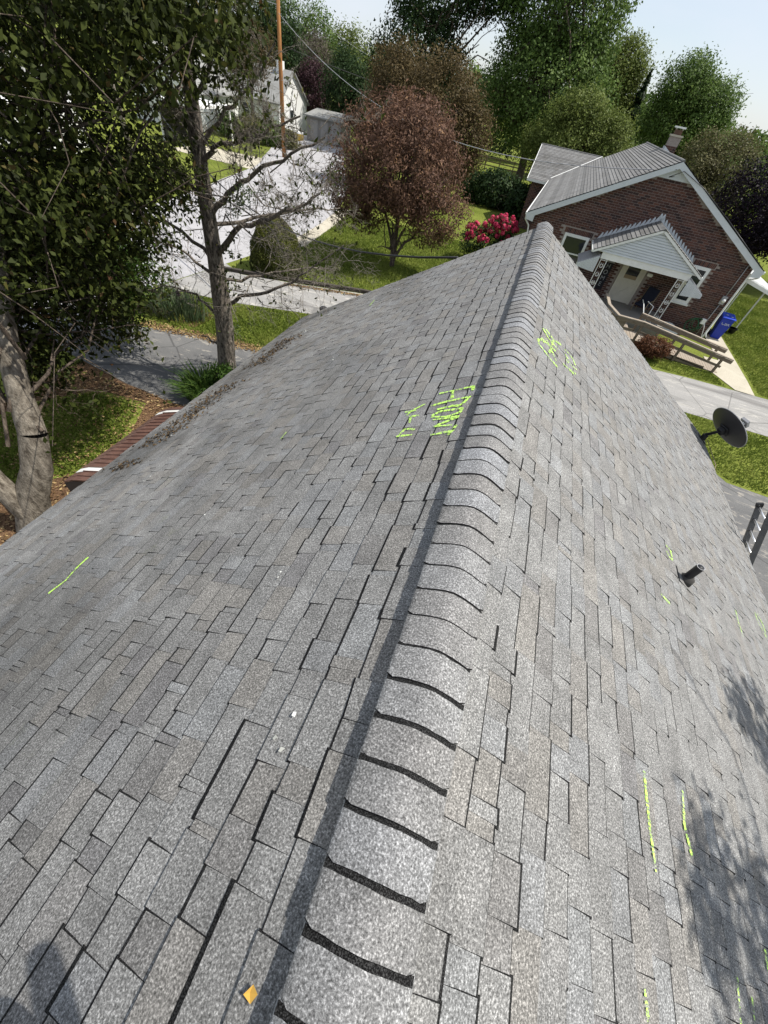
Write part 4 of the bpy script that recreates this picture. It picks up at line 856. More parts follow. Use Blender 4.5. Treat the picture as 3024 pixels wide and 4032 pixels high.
for yv, xs in ((20.3, (4.8, 5.9, 7.85, 9.6)), (21.5, (5.98, 7.85, 9.68))):
    for xp in xs: b = MB(); b.mm(xp-0.045, xp+0.045, yv-0.045, yv+0.045, 0, rail_top(xp)-0.04); b.build('post', M_RAIL, rm)
    segs = ((4.75, 5.9), (5.9, 10.0)) if yv < 21 else ((5.95, 10.05),)
    for (a, c) in segs:
        b = MB(); b.beam((a, yv, rail_top(a)), (c, yv, rail_top(c)), 0.14, 0.04); b.build('handrail', M_DECK, rm)
        b = MB(); b.beam((a, yv-0.05, rail_top(a)-0.1), (c, yv-0.05, rail_top(c)-0.1), 0.03, 0.13); b.build('rail_board', M_RAIL, rm)
        b = MB(); b.beam((a, yv, rail_top(a)-0.42), (c-0.25, yv, rail_top(c-0.25)-0.42), 0.035, 0.09); b.build('mid_rail', M_RAIL, rm)
b = MB(); b.beam((4.8, 20.3, 1.2), (4.4, 21.3, 1.25), 0.14, 0.04); b.beam((4.4, 21.3, 1.25), (4.35, 22.6, 1.3), 0.14, 0.04); b.build('handrail', M_DECK, rm)
b = MB(); b.beam((4.78, 20.36, 0.75), (4.4, 21.3, 0.75), 0.03, 0.7); b.beam((5.2, 20.28, 0.75), (4.9, 20.28, 0.75), 0.02, 0.6); b.build('side_panel', M_RAIL, rm)
b = MB(); b.tube([(5.98, 21.5, 1.2), (5.98, 22.2, 1.35), (5.98, 22.75, 1.4)], 0.02, 8); b.tube([(6.5, 22.5, 0.4), (6.5, 22.5, 1.3), (6.2, 22.7, 1.4)], 0.02, 8); b.build('grab_rail', M_WHITE, rm, True)
# wheeled bin
wb = empty('wheelie_bin', (10.78, 25.28, 0), -0.1, 'blue wheeled recycling bin standing at the brick corner', 'bin')
b = MB(); b.add([(-0.2, -0.24, 0.03), (0.24, -0.24, 0.03), (0.24, 0.2, 0.03), (-0.2, 0.2, 0.03), (-0.29, -0.33, 1.02), (0.3, -0.33, 1.02), (0.3, 0.36, 1.02), (-0.29, 0.36, 1.02)], [(3, 2, 1, 0), (0, 1, 5, 4), (1, 2, 6, 5), (2, 3, 7, 6), (3, 0, 4, 7), (4, 5, 6, 7)]); b.build('body', M_BLUE, wb, bevel=0.03)
b = MB(); b.add([(-0.32, -0.37, 1.02), (0.33, -0.37, 1.02), (0.33, 0.4, 1.02), (-0.32, 0.4, 1.02), (-0.3, -0.35, 1.07), (0.31, -0.35, 1.07), (0.31, 0.38, 1.13), (-0.3, 0.38, 1.13)], [(3, 2, 1, 0), (0, 1, 5, 4), (1, 2, 6, 5), (2, 3, 7, 6), (3, 0, 4, 7), (4, 5, 6, 7)])
ld_ = b.build('lid', painted('blue_lid', (0.02, 0.07, 0.6), 0.1, 0.4), wb, bevel=0.02)
for q in ((-0.1, -0.05), (0.12, -0.2)): b = MB(); b.box((q[0], q[1], 1.095 + (q[1]+0.35)*0.08), (0.1, 0.07, 0.004)); b.build('sticker', M_WHITE, ld_)
for sx in (-0.22, 0.26): b = MB(); b.tube([(sx-0.02, 0.25, 0.1), (sx+0.03, 0.25, 0.1)], 0.1, 16); b.build('wheel', M_BLACK, wb, True)
b = MB(); b.tube([(-0.24, 0.42, 1.05), (0.25, 0.42, 1.05)], 0.02, 8); b.build('handle', M_BLACK, wb, True)
text_mesh('lettering', 'CBR', 0.21, 0.002, mat('bin_print', (0.5, 0.52, 0.55)), wb, (0.02, -0.318, 0.72), (math.pi/2-0.09, 0, 0))
# side carport canopy
cp = MB(); cp.prism([(10.64, 0.9, 2.78), (12.75, 0.9, 2.3), (12.75, 0.9, 2.24), (10.64, 0.9, 2.7)], (0, 7.2, 0)); cpo = cp.build('side_canopy', M_WHITE, bh)
for k in range(30): b = MB(); b.beam((10.64, 1.0+k*0.24, 2.795), (12.75, 1.0+k*0.24, 2.315), 0.05, 0.03); b.build('canopy_rib', M_WHITE, cpo)
b = MB(); b.beam((12.75, 0.88, 2.24), (12.75, 8.1, 2.24), 0.08, 0.15); b.beam((10.64, 0.9, 2.68), (12.75, 0.9, 2.22), 0.03, 0.14); b.build('canopy_edge', M_WHITE, cpo)
for v_ in (2.7, 5.4, 7.8): b = MB(); b.mm(12.66, 12.72, v_-0.03, v_+0.03, 0, 2.26); b.build('canopy_post', M_WHITE, bh)
pot = empty('planter_pot', w_(12.45, 2.3, 0), 0, 'black planter pot at the foot of the canopy post', 'pot')
b = MB(); b.tube([(0, 0, 0), (0, 0, 0.28), (0, 0, 0.3)], [0.14, 0.2, 0.22], 16); b.build('pot', M_BLACK, pot, True)
bp = MB(); bp.tube([(0, 0, 0.3), (0, 0, 0.29)], [0.2, 0.2], 16); bp.build('soil', M_MULCH, pot)
# sheeted heap beside the ramp
b = MB(); r = np.random.default_rng(8); V_ = []; K = 12
for i in range(7):
    for k in range(K):
        a = 2*math.pi*k/K; ra = math.cos(i/6*1.5); V_.append((0.75*ra*math.cos(a)*(1+0.1*r.normal()), 0.35*ra*math.sin(a)*(1+0.1*r.normal()), 0.42*math.sin(i/6*1.5)*(1+0.08*r.normal())))
b.add(V_, [(i*K+k, i*K+(k+1) % K, (i+1)*K+(k+1) % K, (i+1)*K+k) for i in range(6) for k in range(K)] + [tuple(6*K+k for k in range(K))])
o = b.build('covered_heap', mat('clear_sheet', (0.42, 0.43, 0.42), 0.3, 0.6), None); o.location = w_(8.6, -0.45, 0); tag(o, 'low heap under crumpled pale plastic sheet between ramp and wall', 'heap')

# ------------------------------------------------------------------ far houses, pole, wires
def simple_house(name, label, x0, x1, y0, y1, eave, ridge, axis, wins, roofm, dark_door=None):
    e = empty(name, ((x0+x1)/2, y0, 0), 0, label, 'house'); ox, oy = (x0+x1)/2, y0
    X = lambda x: x-ox; Yy = lambda y: y-oy
    b = MB(); b.mm(X(x0), X(x1), 0, Yy(y1), 0, eave)
    if axis == 'y':
        for y in (0.0, Yy(y1)-0.15): b.prism([(X(x0), y, eave), (X(x1), y, eave), (0, y, ridge-0.1)], (0, 0.15, 0))
    else:
        ym = Yy((y0+y1)/2)
        for x in (X(x0), X(x1)-0.15): b.prism([(x, 0, eave), (x, Yy(y1), eave), (x, ym, ridge-0.1)], (0.15, 0, 0))
    b.build('wall', M_FARWALL, e)
    b = MB()
    if axis == 'y':
        for s in (-1, 1): xe = (x1-x0)/2+0.3; sl_ = (ridge-eave)/((x1-x0)/2); b.prism([(s*xe, -0.3, eave-0.3*sl_), (0, -0.3, ridge), (0, -0.3, ridge-0.12), (s*xe, -0.3, eave-0.3*sl_-0.12)], (0, Yy(y1)+0.6, 0))
    else:
        dy = (y1-y0)/2; sl_ = (ridge-eave)/dy
        for s in (-1, 1): b.prism([(X(x0)-0.3, ym+s*(dy+0.3), eave-0.3*sl_), (X(x0)-0.3, ym, ridge), (X(x0)-0.3, ym, ridge-0.12), (X(x0)-0.3, ym+s*(dy+0.3), eave-0.3*sl_-0.12)], (x1-x0+0.6, 0, 0))
    b.build('roof', roofm, e)
    for (face, a, c, z0, z1) in wins:
        if face == 'f': window(e, X(a), X(c), z0, z1, -0.0, M_WHITE, 0.08)
        else:
            b = MB(); xx = X(x1); b.mm(xx-0.01, xx+0.05, Yy(a), Yy(c), z0, z1); wf = b.build('window', M_WHITE, e); b = MB(); b.mm(xx+0.051, xx+0.056, Yy(a)+0.08, Yy(c)-0.08, z0+0.08, z1-0.08); b.build('pane', M_GLASS, wf)
    return e
M_FARROOF = paving('pale_grey_roof', (0.2, 0.2, 0.19), (0.27, 0.27, 0.26), crack=False)
cape = simple_house('white_house', 'white single storey house with pale grey roof behind the utility pole', -41.0, -32.2, 57.0, 64.0, 2.85, 5.3, 'x', [('f', -39.6, -38.6, 1.0, 2.2), ('f', -37.0, -36.1, 1.0, 2.2), ('s', 59.5, 60.5, 1.0, 2.2), ('f', -34.4, -33.4, 0.3, 2.3)], M_FARROOF)
b = MB(); b.mm(2.6, 3.3, 3.0, 3.7, 4.6, 5.9); b.build('chimney', M_FARWALL, cape)
h2 = simple_house('gabled_house', 'white two gabled house half hidden behind the plum foliage', -42.5, -35.6, 46.0, 54.0, 3.0, 5.6, 'y', [('f', -40.8, -39.9, 3.2, 4.2), ('f', -38.0, -37.0, 0.9, 2.2), ('f', -41.5, -40.5, 0.9, 2.2)], M_FARROOF)
h3 = simple_house('porch_house', 'white house with railed front porch facing the street', -44, -33, 18.5, 30.0, 2.9, 5.4, 'y', [('s', 20, 21.2, 0.9, 2.3), ('s', 24, 25.2, 0.9, 2.3), ('s', 27.5, 28.5, 0.9, 2.3)], M_FARROOF)
pl = MB(); pl.mm(5.5, 8.6, 2.2, 9.0, 0, 0.12); pl.build('porch_floor', M_WHITE, h3)
b = MB(); b.mm(5.4, 8.7, 2.0, 9.2, 2.6, 2.75); b.build('porch_roof', M_WHITE, h3)
for y in (2.3, 4.5, 6.7, 8.9): b = MB(); b.mm(8.43, 8.57, y-0.07, y+0.07, 0.12, 2.6); b.build('porch_post', M_WHITE, h3)
b = MB(); b.mm(8.46, 8.54, 2.37, 8.83, 1.02, 1.1); b.mm(8.46, 8.54, 2.37, 8.83, 0.2, 0.26); rl = b.build('porch_railing', M_WHITE, h3)
for k in range(44): y = 2.45+k*0.147; b = MB(); b.mm(8.485, 8.515, y-0.018, y+0.018, 0.26, 1.02); b.build('baluster', M_WHITE, rl)
cpk = empty('open_carport', (-31, 38.5, 0), 0, 'white roofed open carport with slim white posts beside the far lawn', 'carport')
b = MB(); b.mm(-2.6, 1.4, 0, 5.4, 2.55, 2.75); b.build('roof', M_WHITE, cpk)
for (x, y) in ((1.2, 0.2), (1.2, 5.2), (-2.4, 0.2), (-2.4, 5.2)): b = MB(); b.mm(x-0.06, x+0.06, y-0.06, y+0.06, 0, 2.55); b.build('post', M_WHITE, cpk)
b = MB(); b.mm(-2.55, -2.45, 0.3, 5.1, 0, 2.5); b.build('back_wall', mat('shed_dark', (0.05, 0.045, 0.04)), cpk)
shed = empty('grey_shed', (-27.2, 58.5, 0), 0, 'low grey shed with pale roof edge beyond the yellow boat', 'shed')
b = MB(); b.mm(-2.2, 2.2, 0, 3, 0, 2.1); b.build('wall', painted('shed_grey', (0.2, 0.19, 0.18)), shed); b = MB(); b.prism([(-2.4, -0.3, 2.1), (2.4, -0.3, 2.1), (2.4, 3.2, 2.6), (-2.4, 3.2, 2.6)], (0, 0, 0.12)); b.build('roof', M_FARROOF, shed)
for k in range(3): b = MB(); b.mm(-1.7+k*1.3, -0.8+k*1.3, -0.02, -0.001, 0.1, 1.9); b.build('panel', painted('shed_panel', (0.28, 0.27, 0.26)), shed)
boat = empty('small_boat', (-28.6, 52.6, 0), 0.25, 'small yellow boat with white top standing by the far driveway', 'boat')
b = MB(); sec = [(-1.5, 0.62, 0.0), (-0.8, 0.66, 0.0), (0.3, 0.62, 0.0), (1.1, 0.4, 0.06), (1.6, 0.06, 0.2)]; V_ = []
for (x, wv, zz) in sec: V_ += [(x, -wv, 1.0), (x, -wv*0.8, 0.45+zz), (x, 0, 0.32+zz), (x, wv*0.8, 0.45+zz), (x, wv, 1.0)]
F_ = [(i*5+k, i*5+k+1, (i+1)*5+k+1, (i+1)*5+k) for i in range(4) for k in range(4)] + [(0, 1, 2, 3, 4)]
b.add(V_, F_); b.build('hull', M_YELLOW, boat, bevel=0.01)
b = MB(); b.add([(x, sgn*wv*1.03, 1.0+zo) for (x, wv, zz) in sec for sgn, zo in ((-1, 0), (-1, 0.14), (1, 0.14), (1, 0))], [(i*4+k, i*4+k+1, (i+1)*4+k+1, (i+1)*4+k) for i in range(4) for k in range(3)] + [(0, 1, 2, 3)]); b.build('white_top', M_WHITE, boat)
b = MB(); b.mm(-1.0, -0.8, -0.5, 0.5, 0, 0.42); b.mm(0.6, 0.8, -0.35, 0.35, 0, 0.45); b.build('cradle', M_RAIL, boat)
pole = empty('utility_pole', (-24.79, 44.5, 0), 0, 'tall orange brown wooden utility pole beside the street', 'utility pole')
b = MB(); b.tube([(0, 0, -0.1), (0, 0, 5), (0.02, 0, 11)], [0.19, 0.17, 0.14], 14); b.build('shaft', M_POLE, pole, True)
b = MB(); b.beam((-1.2, 0, 10.3), (1.2, 0, 10.3), 0.1, 0.12); b.build('crossarm', M_RAIL, pole)
b = MB(); b.beam((-0.05, -0.19, 9.0), (-2.6, 1.2, 9.2), 0.03, 0.05); b.build('lamp_arm', M_GREYMETAL, pole)
def wire(name, label, a, c, sag, rad=0.012, m_=M_BLACK, k=24):
    a = np.array(a, float); c = np.array(c, float); tt = np.linspace(0, 1, k); P = a+(c-a)*tt[:, None]; P[:, 2] -= sag*4*tt*(1-tt)
    b = MB(); b.tube(P, rad, 6); return tag(b.build(name, m_, None, True), label, 'wire', 'overhead wires')
wire('service_cable', 'thick black service cable running past the bare tree to the near gable', (-1.25, 9.2, 4.46), (-22.6, 23.4, 7.0), 2.7, 0.022)
p2 = empty('utility_pole', (-22.7, 23.4, 0), 0, 'weathered wooden utility pole half hidden by the plum foliage', 'utility pole')
b = MB(); b.tube([(0, 0, -0.1), (0, 0, 4), (0.02, 0, 8.5)], [0.16, 0.14, 0.12], 12); b.build('shaft', M_BARKG, p2, True)
b = MB(); b.tube([(0.1, -0.02, 6.95), (0.16, -0.02, 7.0)], 0.04, 8); b.build('insulator', M_GREYMETAL, p2, True)
wire('overhead_wire', 'pale twisted wire reaching the gable peak of the brick house', tuple(n2w(np.array([PK-0.1, -0.05, 5.75]))), (-24.7, 44.4, 8.6), 2.4, 0.018, M_GREYMETAL)
wire('overhead_wire', 'thin wire leaving the utility pole towards the far trees', (-24.7, 44.5, 10.3), (-34, 105, 8.2), 1.2, 0.02, M_GREYMETAL)
wire('overhead_wire', 'dark wire sagging from the utility pole behind the maroon tree', (-24.7, 44.5, 7.0), (3.0, 62, 6.0), 1.0, 0.02)
wire('overhead_wire', 'wire leaving the utility pole over the street past the white houses', (-24.7, 44.5, 9.2), (-60, 30, 9.5), 0.8, 0.02, M_GREYMETAL)
fn = empty('rail_fence', (-7, 71, 0), 0, 'dark post and rail fence across the far lawn', 'fence')
for k in range(6): b = MB(); b.mm(-4+k*1.9, -3.88+k*1.9, -0.06, 0.06, 0, 1.35); b.build('post', M_RAIL, fn)
for z in (0.4, 0.8, 1.2): b = MB(); b.mm(-4, 5.6, -0.12, -0.07, z-0.06, z+0.06); b.build('rail', M_RAIL, fn)

# ------------------------------------------------------------------ trees and plants
# plum tree beside the left eave: trunk, limbs, twigs and crown
pt_ = empty('plum_tree', (-7.15, 2.5, 0), 0, 'leafy dark plum tree with grey forked trunk beside the left eave', 'tree'); PB = np.array([-7.15, 2.5, 0])
W_ = Wood(101); r = np.random.default_rng(102)
def rel(P): return np.array(P, float) - PB
t1 = rel([(-7.15, 2.5, -0.05), (-7.05, 2.75, 0.7), (-6.85, 3.0, 1.25), (-6.8, 3.25, 1.9), (-6.95, 3.5, 2.5), (-7.0, 3.8, 3.3), (-7.0, 4.4, 4.6), (-6.9, 5.0, 6.2), (-6.7, 5.6, 8.0)])
W_.tube(t1[:4], 0.3, 0.2, 14); W_.tube(t1[3:6], 0.2, 0.15, 12); W_.tube(t1[5:], 0.15, 0.06, 10)
t2 = rel([(-7.1, 2.55, 0.35), (-7.3, 2.55, 1.2), (-7.7, 2.7, 2.0), (-8.3, 3.2, 3.2), (-8.8, 4.0, 5.0), (-9.0, 4.5, 6.6)]); W_.tube(t2, 0.2, 0.06, 10)
PLOBES = [(-8.4, 6.1, 4.4, 1.6, 1.6, 1.2), (-7.9, 4.3, 4.3, 1.0, 1.0, 1.2), (-6.5, 4.9, 6.2, 1.2, 1.1, 0.75), (-5.9, 6.3, 6.6, 1.2, 1.2, 0.8), (-5.5, 7.5, 6.9, 1.0, 1.1, 0.7), (-6.9, 6.4, 5.1, 1.1, 1.1, 0.9), (-8.6, 7.4, 6.4, 2.0, 1.8, 1.1), (-7.0, 5.5, 8.4, 2.2, 2.2, 1.2), (-5.4, 6.3, 8.2, 1.6, 1.7, 0.9), (-9.4, 4.6, 6.4, 1.5, 1.5, 1.3), (-7.7, 4.6, 2.7, 0.75, 0.8, 0.9), (-6.9, 7.3, 4.9, 0.8, 0.9, 0.6), (-9.6, 7.0, 3.6, 1.2, 1.2, 1.2), (-6.3, 4.6, 5.0, 0.85, 0.75, 0.7), (-6.75, 4.5, 4.1, 0.8, 0.7, 0.7), (-7.4, 4.5, 3.4, 0.8, 0.7, 0.7), (-6.1, 5.5, 5.0, 0.75, 0.8, 0.7), (-6.7, 5.4, 3.9, 0.8, 0.8, 0.65), (-6.3, 6.2, 4.4, 0.6, 0.7, 0.55), (-7.3, 4.1, 2.6, 0.5, 0.5, 0.5), (-7.2, 5.7, 2.9, 0.7, 0.8, 0.55)]
rl_ = [tuple(rel(l[:3])) + l[3:] for l in PLOBES]
W2_ = Wood(105)
for i in range(52):
    l = rl_[i % len(rl_)]; st = (t1, t2)[i % 2]; st = st[r.integers(3, len(st))]
    tgt = np.array(l[:3]) + unit(r.normal(size=3))*np.array(l[3:])*0.8
    W2_.limb(wander(st, tgt, 7, 0.35, r), 0.034, 0.008, 1, 7, 0.35, 0.0, 5)
for (a, c) in (((-7.3, 5.6, 5.4), (-5.2, 7.6, 5.2)), ((-7.4, 5.0, 4.0), (-6.6, 6.6, 3.2)), ((-7.0, 3.9, 3.4), (-6.3, 5.6, 2.9)), ((-7.6, 4.6, 3.4), (-7.2, 6.9, 2.7)), ((-7.0, 3.6, 2.6), (-6.6, 4.7, 2.0)), ((-8.0, 5.2, 4.2), (-6.2, 6.9, 4.1)), ((-8.5, 5.0, 4.9), (-8.4, 4.2, 3.0))):
    W2_.limb(wander(rel(a), rel(c), 8, 0.35, r, 0.05), 0.02, 0.005, 2, 6, 0.4, 0.1, 5)
W_.build('trunk', M_BARKG, pt_); W2_.build('branches', M_BARK, pt_)
P, N_, cv = lobes_points(rl_, 3900, 13, 0.17, r, 0.3, 0.8)
wp = P + PB; sx, sy, sz_ = project(wp); D_ = (sx/768*1659, sy/1024*2212)
keepm = ~((wp[:, 0] > -5.2) & (wp[:, 2] < 5.4)) & (wp[:, 0] < -4.3)
P, N_, cv = P[keepm], N_[keepm], cv[keepm]
tipP = np.array(W2_.tips); kx = 4; TP = np.repeat(tipP, kx, 0) + r.normal(size=(len(tipP)*kx, 3))*0.07
P = np.concatenate([P, TP]); N_ = np.concatenate([N_, unit(r.normal(size=TP.shape)+np.array([0, 0, 0.7]))]); cv = np.concatenate([cv, r.random(len(TP))])
quads_obj('crown', leaf_quads(P, N_, 0.105, r, 0.52, 0.9), LEAF['cherry'], pt_, {'lv': np.clip(0.35*cv+0.65*r.random(len(P)), 0, 1)})

# half-dead tree in the strip beyond the left eave
dt = empty('bare_tree', (-7.2, 8.95, 0), 0, 'half dead tree with rough dark trunk and bare tangled twigs', 'tree'); DB = np.array([-7.2, 8.95, 0]); r = np.random.default_rng(202); W_ = Wood(203)
def rd_(P): return np.array(P, float) - DB
tk = rd_([(-7.22, 8.95, -0.05), (-7.15, 8.95, 0.6), (-7.02, 8.95, 1.5), (-6.97, 8.95, 2.36), (-6.97, 8.95, 3.2), (-6.95, 8.95, 4.6), (-6.93, 8.95, 5.33), (-6.9, 8.95, 6.1), (-6.85, 8.95, 6.9), (-6.8, 9.0, 8.2)])
rad = [0.29, 0.24, 0.22, 0.215, 0.17, 0.15, 0.14, 0.12, 0.1, 0.05]
V_, F_ = tube_arrays(tk, rad, 16, False); V_ = V_ + r.normal(size=V_.shape)*0.012; W_.V.append(V_); W_.F += F_; W_.n += len(V_)
BR = [([(-6.9, 8.95, 3.3), (-6.17, 8.8, 4.02), (-5.37, 8.9, 4.32), (-4.79, 9.0, 4.6), (-4.3, 9.1, 4.93)], 0.075, 9), ([(-6.88, 8.95, 4.1), (-6.38, 9.1, 4.54), (-5.79, 9.2, 5.03), (-5.07, 9.2, 5.34), (-4.3, 9.3, 5.76)], 0.07, 9),
      ([(-6.73, 8.95, 2.25), (-6.33, 8.85, 2.58), (-5.56, 8.8, 2.83), (-4.84, 8.9, 3.22), (-4.46, 8.9, 3.6), (-3.67, 9.0, 4.19)], 0.055, 8), ([(-7.14, 8.95, 3.25), (-7.74, 8.8, 3.7), (-8.37, 8.7, 3.94), (-8.9, 8.6, 4.3)], 0.05, 6), ([(-7.19, 8.95, 2.87), (-7.79, 9.1, 3.05), (-8.57, 9.2, 3.19), (-9.2, 9.3, 3.5)], 0.045, 6),
      ([(-7.27, 8.95, 1.87), (-7.67, 8.9, 2.19), (-8.36, 8.8, 2.31), (-9.53, 8.7, 1.94)], 0.045, 6), ([(-6.97, 8.95, 4.98), (-6.34, 8.8, 5.34), (-5.24, 8.7, 5.68), (-4.45, 8.6, 6.02)], 0.055, 8), ([(-6.98, 8.95, 5.16), (-6.36, 9.1, 5.74), (-5.78, 9.2, 6.19), (-5.2, 9.2, 6.8)], 0.05, 7), ([(-7.34, 8.95, 1.02), (-7.78, 8.85, 1.14)], 0.04, 2),
      ([(-6.95, 8.95, 3.9), (-6.3, 9.6, 4.0), (-5.4, 10.3, 4.3), (-4.6, 10.9, 4.4)], 0.05, 8), ([(-6.95, 8.95, 2.7), (-6.2, 9.4, 2.9), (-5.2, 10.0, 3.2), (-4.5, 10.4, 3.2)], 0.045, 8), ([(-6.93, 8.95, 5.5), (-7.4, 8.6, 6.1), (-8.0, 8.3, 6.6)], 0.05, 6), ([(-6.92, 8.95, 5.9), (-6.2, 8.8, 6.5), (-5.6, 8.8, 7.0)], 0.05, 6), ([(-6.95, 8.95, 4.4), (-7.5, 8.6, 4.8), (-8.2, 8.4, 5.3)], 0.05, 6)]
TW_ = Wood(207)
for pts, r0, kd in BR:
    P = rd_(pts); tt = np.linspace(0, 1, len(P)); u = np.linspace(0, 1, len(P)*3); P2 = np.stack([np.interp(u, tt, P[:, k]) for k in range(3)], 1); P2[1:-1] += r.normal(size=(len(P2)-2, 3))*0.028
    W_.tube(P2, r0, r0*0.25, 7); TW_.limb(P2, r0*0.5, r0*0.2, 3 if len(pts) > 2 else 1, kd+3, 0.43, 0.1, 3, 0.12)
W_.build('trunk', M_BARKR, dt); TW_.build('twigs', M_TWIG, dt)
lob = [tuple(rd_(l[:3])) + l[3:] for l in [(-7.3, 8.6, 5.0, 0.8, 0.6, 0.7), (-7.2, 8.5, 6.3, 1.0, 0.7, 0.9), (-6.3, 8.8, 6.5, 1.1, 0.8, 0.6), (-7.7, 8.5, 4.2, 0.7, 0.6, 0.45), (-6.6, 8.9, 2.9, 0.35, 0.3, 0.3), (-6.3, 8.9, 3.5, 0.4, 0.3, 0.25)]]
P, N_, cv = lobes_points(lob, 190, 11, 0.13, r, 0.3); tp = np.array(TW_.tips); sel = tp[r.random(len(tp)) < 0.16]
P = np.concatenate([P, sel]); N_ = np.concatenate([N_, unit(r.normal(size=sel.shape))]); cv = np.concatenate([cv, r.random(len(sel))])
quads_obj('crown', leaf_quads(P, N_, 0.1, r, 0.45, 1.2), LEAF['cherry'], dt, {'lv': 0.3+0.6*r.random(len(P))})
lob = [tuple(rd_(l[:3])) + l[3:] for l in [(-6.05, 9.0, 4.5, 0.28, 0.25, 0.22), (-6.35, 9.1, 4.25, 0.2, 0.2, 0.15), (-6.85, 9.0, 1.6, 0.16, 0.14, 0.2), (-5.9, 8.9, 4.7, 0.25, 0.2, 0.15)]]
P, N_, cv = lobes_points(lob, 46, 10, 0.06, r, 0.3); tag(quads_obj('pale_shoots', leaf_quads(P, N_, 0.07, r, 0.35), LEAF['iris'], dt, {'lv': 0.4+0.6*r.random(len(P))}), kind='stuff')

# trees as crowns on trunks
tree('maple_shrub', 'rounded bright green leafy maple overhanging the grey driveway', (-11.6, 8.7, 0), [(-11.2, 8.9, 2.3, 1.7, 1.5, 1.0), (-10.2, 9.0, 2.2, 1.3, 1.1, 0.75), (-12.3, 8.6, 2.2, 1.5, 1.4, 1.0), (-10.6, 8.7, 1.35, 1.1, 1.0, 0.6), (-11.6, 9.0, 3.0, 1.3, 1.2, 0.6)], 'maple', 0.13, 640, 24, 0.16, 0.12, M_BARK, 301, asp=0.4, droop=0.8)
mt = tree('maroon_tree', 'round maroon leaved tree with several stems on the lawn', (-6.4, 22.6, 0), [(-6.7, 22.6, 4.1, 3.1, 2.9, 2.1), (-8.4, 22.3, 3.0, 1.9, 1.9, 1.2), (-4.9, 22.5, 2.9, 1.9, 1.8, 1.1), (-6.6, 22.6, 5.2, 2.2, 2.1, 1.2)], 'maroon', 0.15, 1500, 24, 0.2, 0.13, M_BARK, 303, asp=0.33, droop=0.5, shell=0.45, limbs=34)
W_ = Wood(77)
for q in ((-0.25, 0.1, 1.3), (0.3, 0.1, 1.4), (0.05, -0.2, 1.7), (0.7, 0.2, 1.2), (-0.75, 0.0, 1.9)): W_.limb(wander((0, 0, 0.35), np.array(q)*1.25, 6, 0.2, W_.r), 0.09, 0.05, 1, 4, 0.5, 0.4, 8)
W_.build('stem', M_BARK, mt)
P, N_, cv = lobes_points([(-1.9, -0.5, 1.75, 1.3, 1.1, 0.45), (1.6, 0.1, 1.6, 0.9, 0.9, 0.4), (-2.8, -0.3, 2.1, 0.7, 0.7, 0.4), (2.3, 0.3, 2.0, 0.7, 0.7, 0.4)], 190, 16, 0.14, W_.r, 0.4); quads_obj('lower_leaves', leaf_quads(P, N_, 0.13, W_.r, 0.45), LEAF['copper'], mt, {'lv': 0.3+0.7*W_.r.random(len(P))})
# clipped yew
tp_ = empty('clipped_yew', (-10.5, 17.75, 0), 0, 'dome clipped yellow green yew beside the street corner', 'shrub'); r = np.random.default_rng(401); k = 26000
hz = 2.0*r.random(k)**1.15; rd0 = 1.15*np.sqrt(np.clip(1-(hz/2.02)**2.3, 0, 1))*(0.93+0.09*r.random(k)); an = r.random(k)*6.283
rd0 *= 1+0.035*np.sin(5*an)+0.03*np.sin(9*hz+3*an)
P = np.stack([rd0*np.cos(an), rd0*np.sin(an), hz+0.05], 1); N_ = unit(np.stack([np.cos(an), np.sin(an), 0.25+hz*0.35], 1) + r.normal(size=(k, 3))*0.55)
quads_obj('foliage', leaf_quads(P, N_, 0.075, r, 0.4), LEAF['yew'], tp_, {'lv': np.clip(0.15+0.3*hz/2+0.5*r.random(k), 0, 1)})
b = MB(); V_ = []; K = 18
for i in range(9):
    h = 1.88*i/8; rr = 1.0*math.sqrt(max(0, 1-(h/2.0)**2.3)); V_ += [(rr*math.cos(2*math.pi*q/K), rr*math.sin(2*math.pi*q/K), h) for q in range(K)]
b.add(V_, [(i*K+q, i*K+(q+1) % K, (i+1)*K+(q+1) % K, (i+1)*K+q) for i in range(8) for q in range(K)]); b.build('inner_twigs', mat('yew_twigs', (0.018, 0.018, 0.008)), tp_)
# rhododendron with flower trusses
rh = tree('rhododendron', 'rhododendron bush covered in bright pink flower trusses', (-2.2, 27.6, 0), [(-2.4, 27.6, 1.1, 1.35, 1.1, 1.0), (-1.7, 27.7, 1.6, 0.9, 0.9, 0.85), (-3.1, 27.5, 1.0, 0.8, 0.8, 0.75), (-0.9, 27.8, 1.2, 0.6, 0.6, 0.7)], 'dark', 0.13, 330, 20, 0.14, 0.05, M_BARK, 501, cat='shrub', asp=0.35, crown='foliage', stem='stem')
r = np.random.default_rng(502); fm = []
for i in range(3):
    P = unit(r.normal(size=(34, 3)))*0.105; fm.append(leaf_quads(P, P, 0.13, r, 0.8))
fo = [quads_obj('flower', q, LEAF['pink'], None, {'lv': r.random(34)}) for q in fm]; meshes = [o.data for o in fo]
for o in fo: bpy.data.objects.remove(o)
spots = [(-2.4, 27.6, 1.1, 1.4, 1.15, 1.0), (-1.7, 27.7, 1.6, 0.95, 0.95, 0.95), (-3.1, 27.5, 1.0, 0.85, 0.85, 0.85)]
for i in range(62):
    l = spots[(0, 1, 1, 2)[i % 4]]; d = unit(r.normal(size=3)); d[1] = -abs(d[1])*0.8; d[2] = abs(d[2])*0.9
    o = link(bpy.data.objects.new('flower', meshes[i % 3]), rh); o.location = np.array(l[:3])+d*np.array(l[3:])*1.02 - np.array([-2.2, 27.6, 0]); o.scale = (0.8+0.5*r.random(),)*3; o.rotation_euler = tuple(r.random(3)*6)
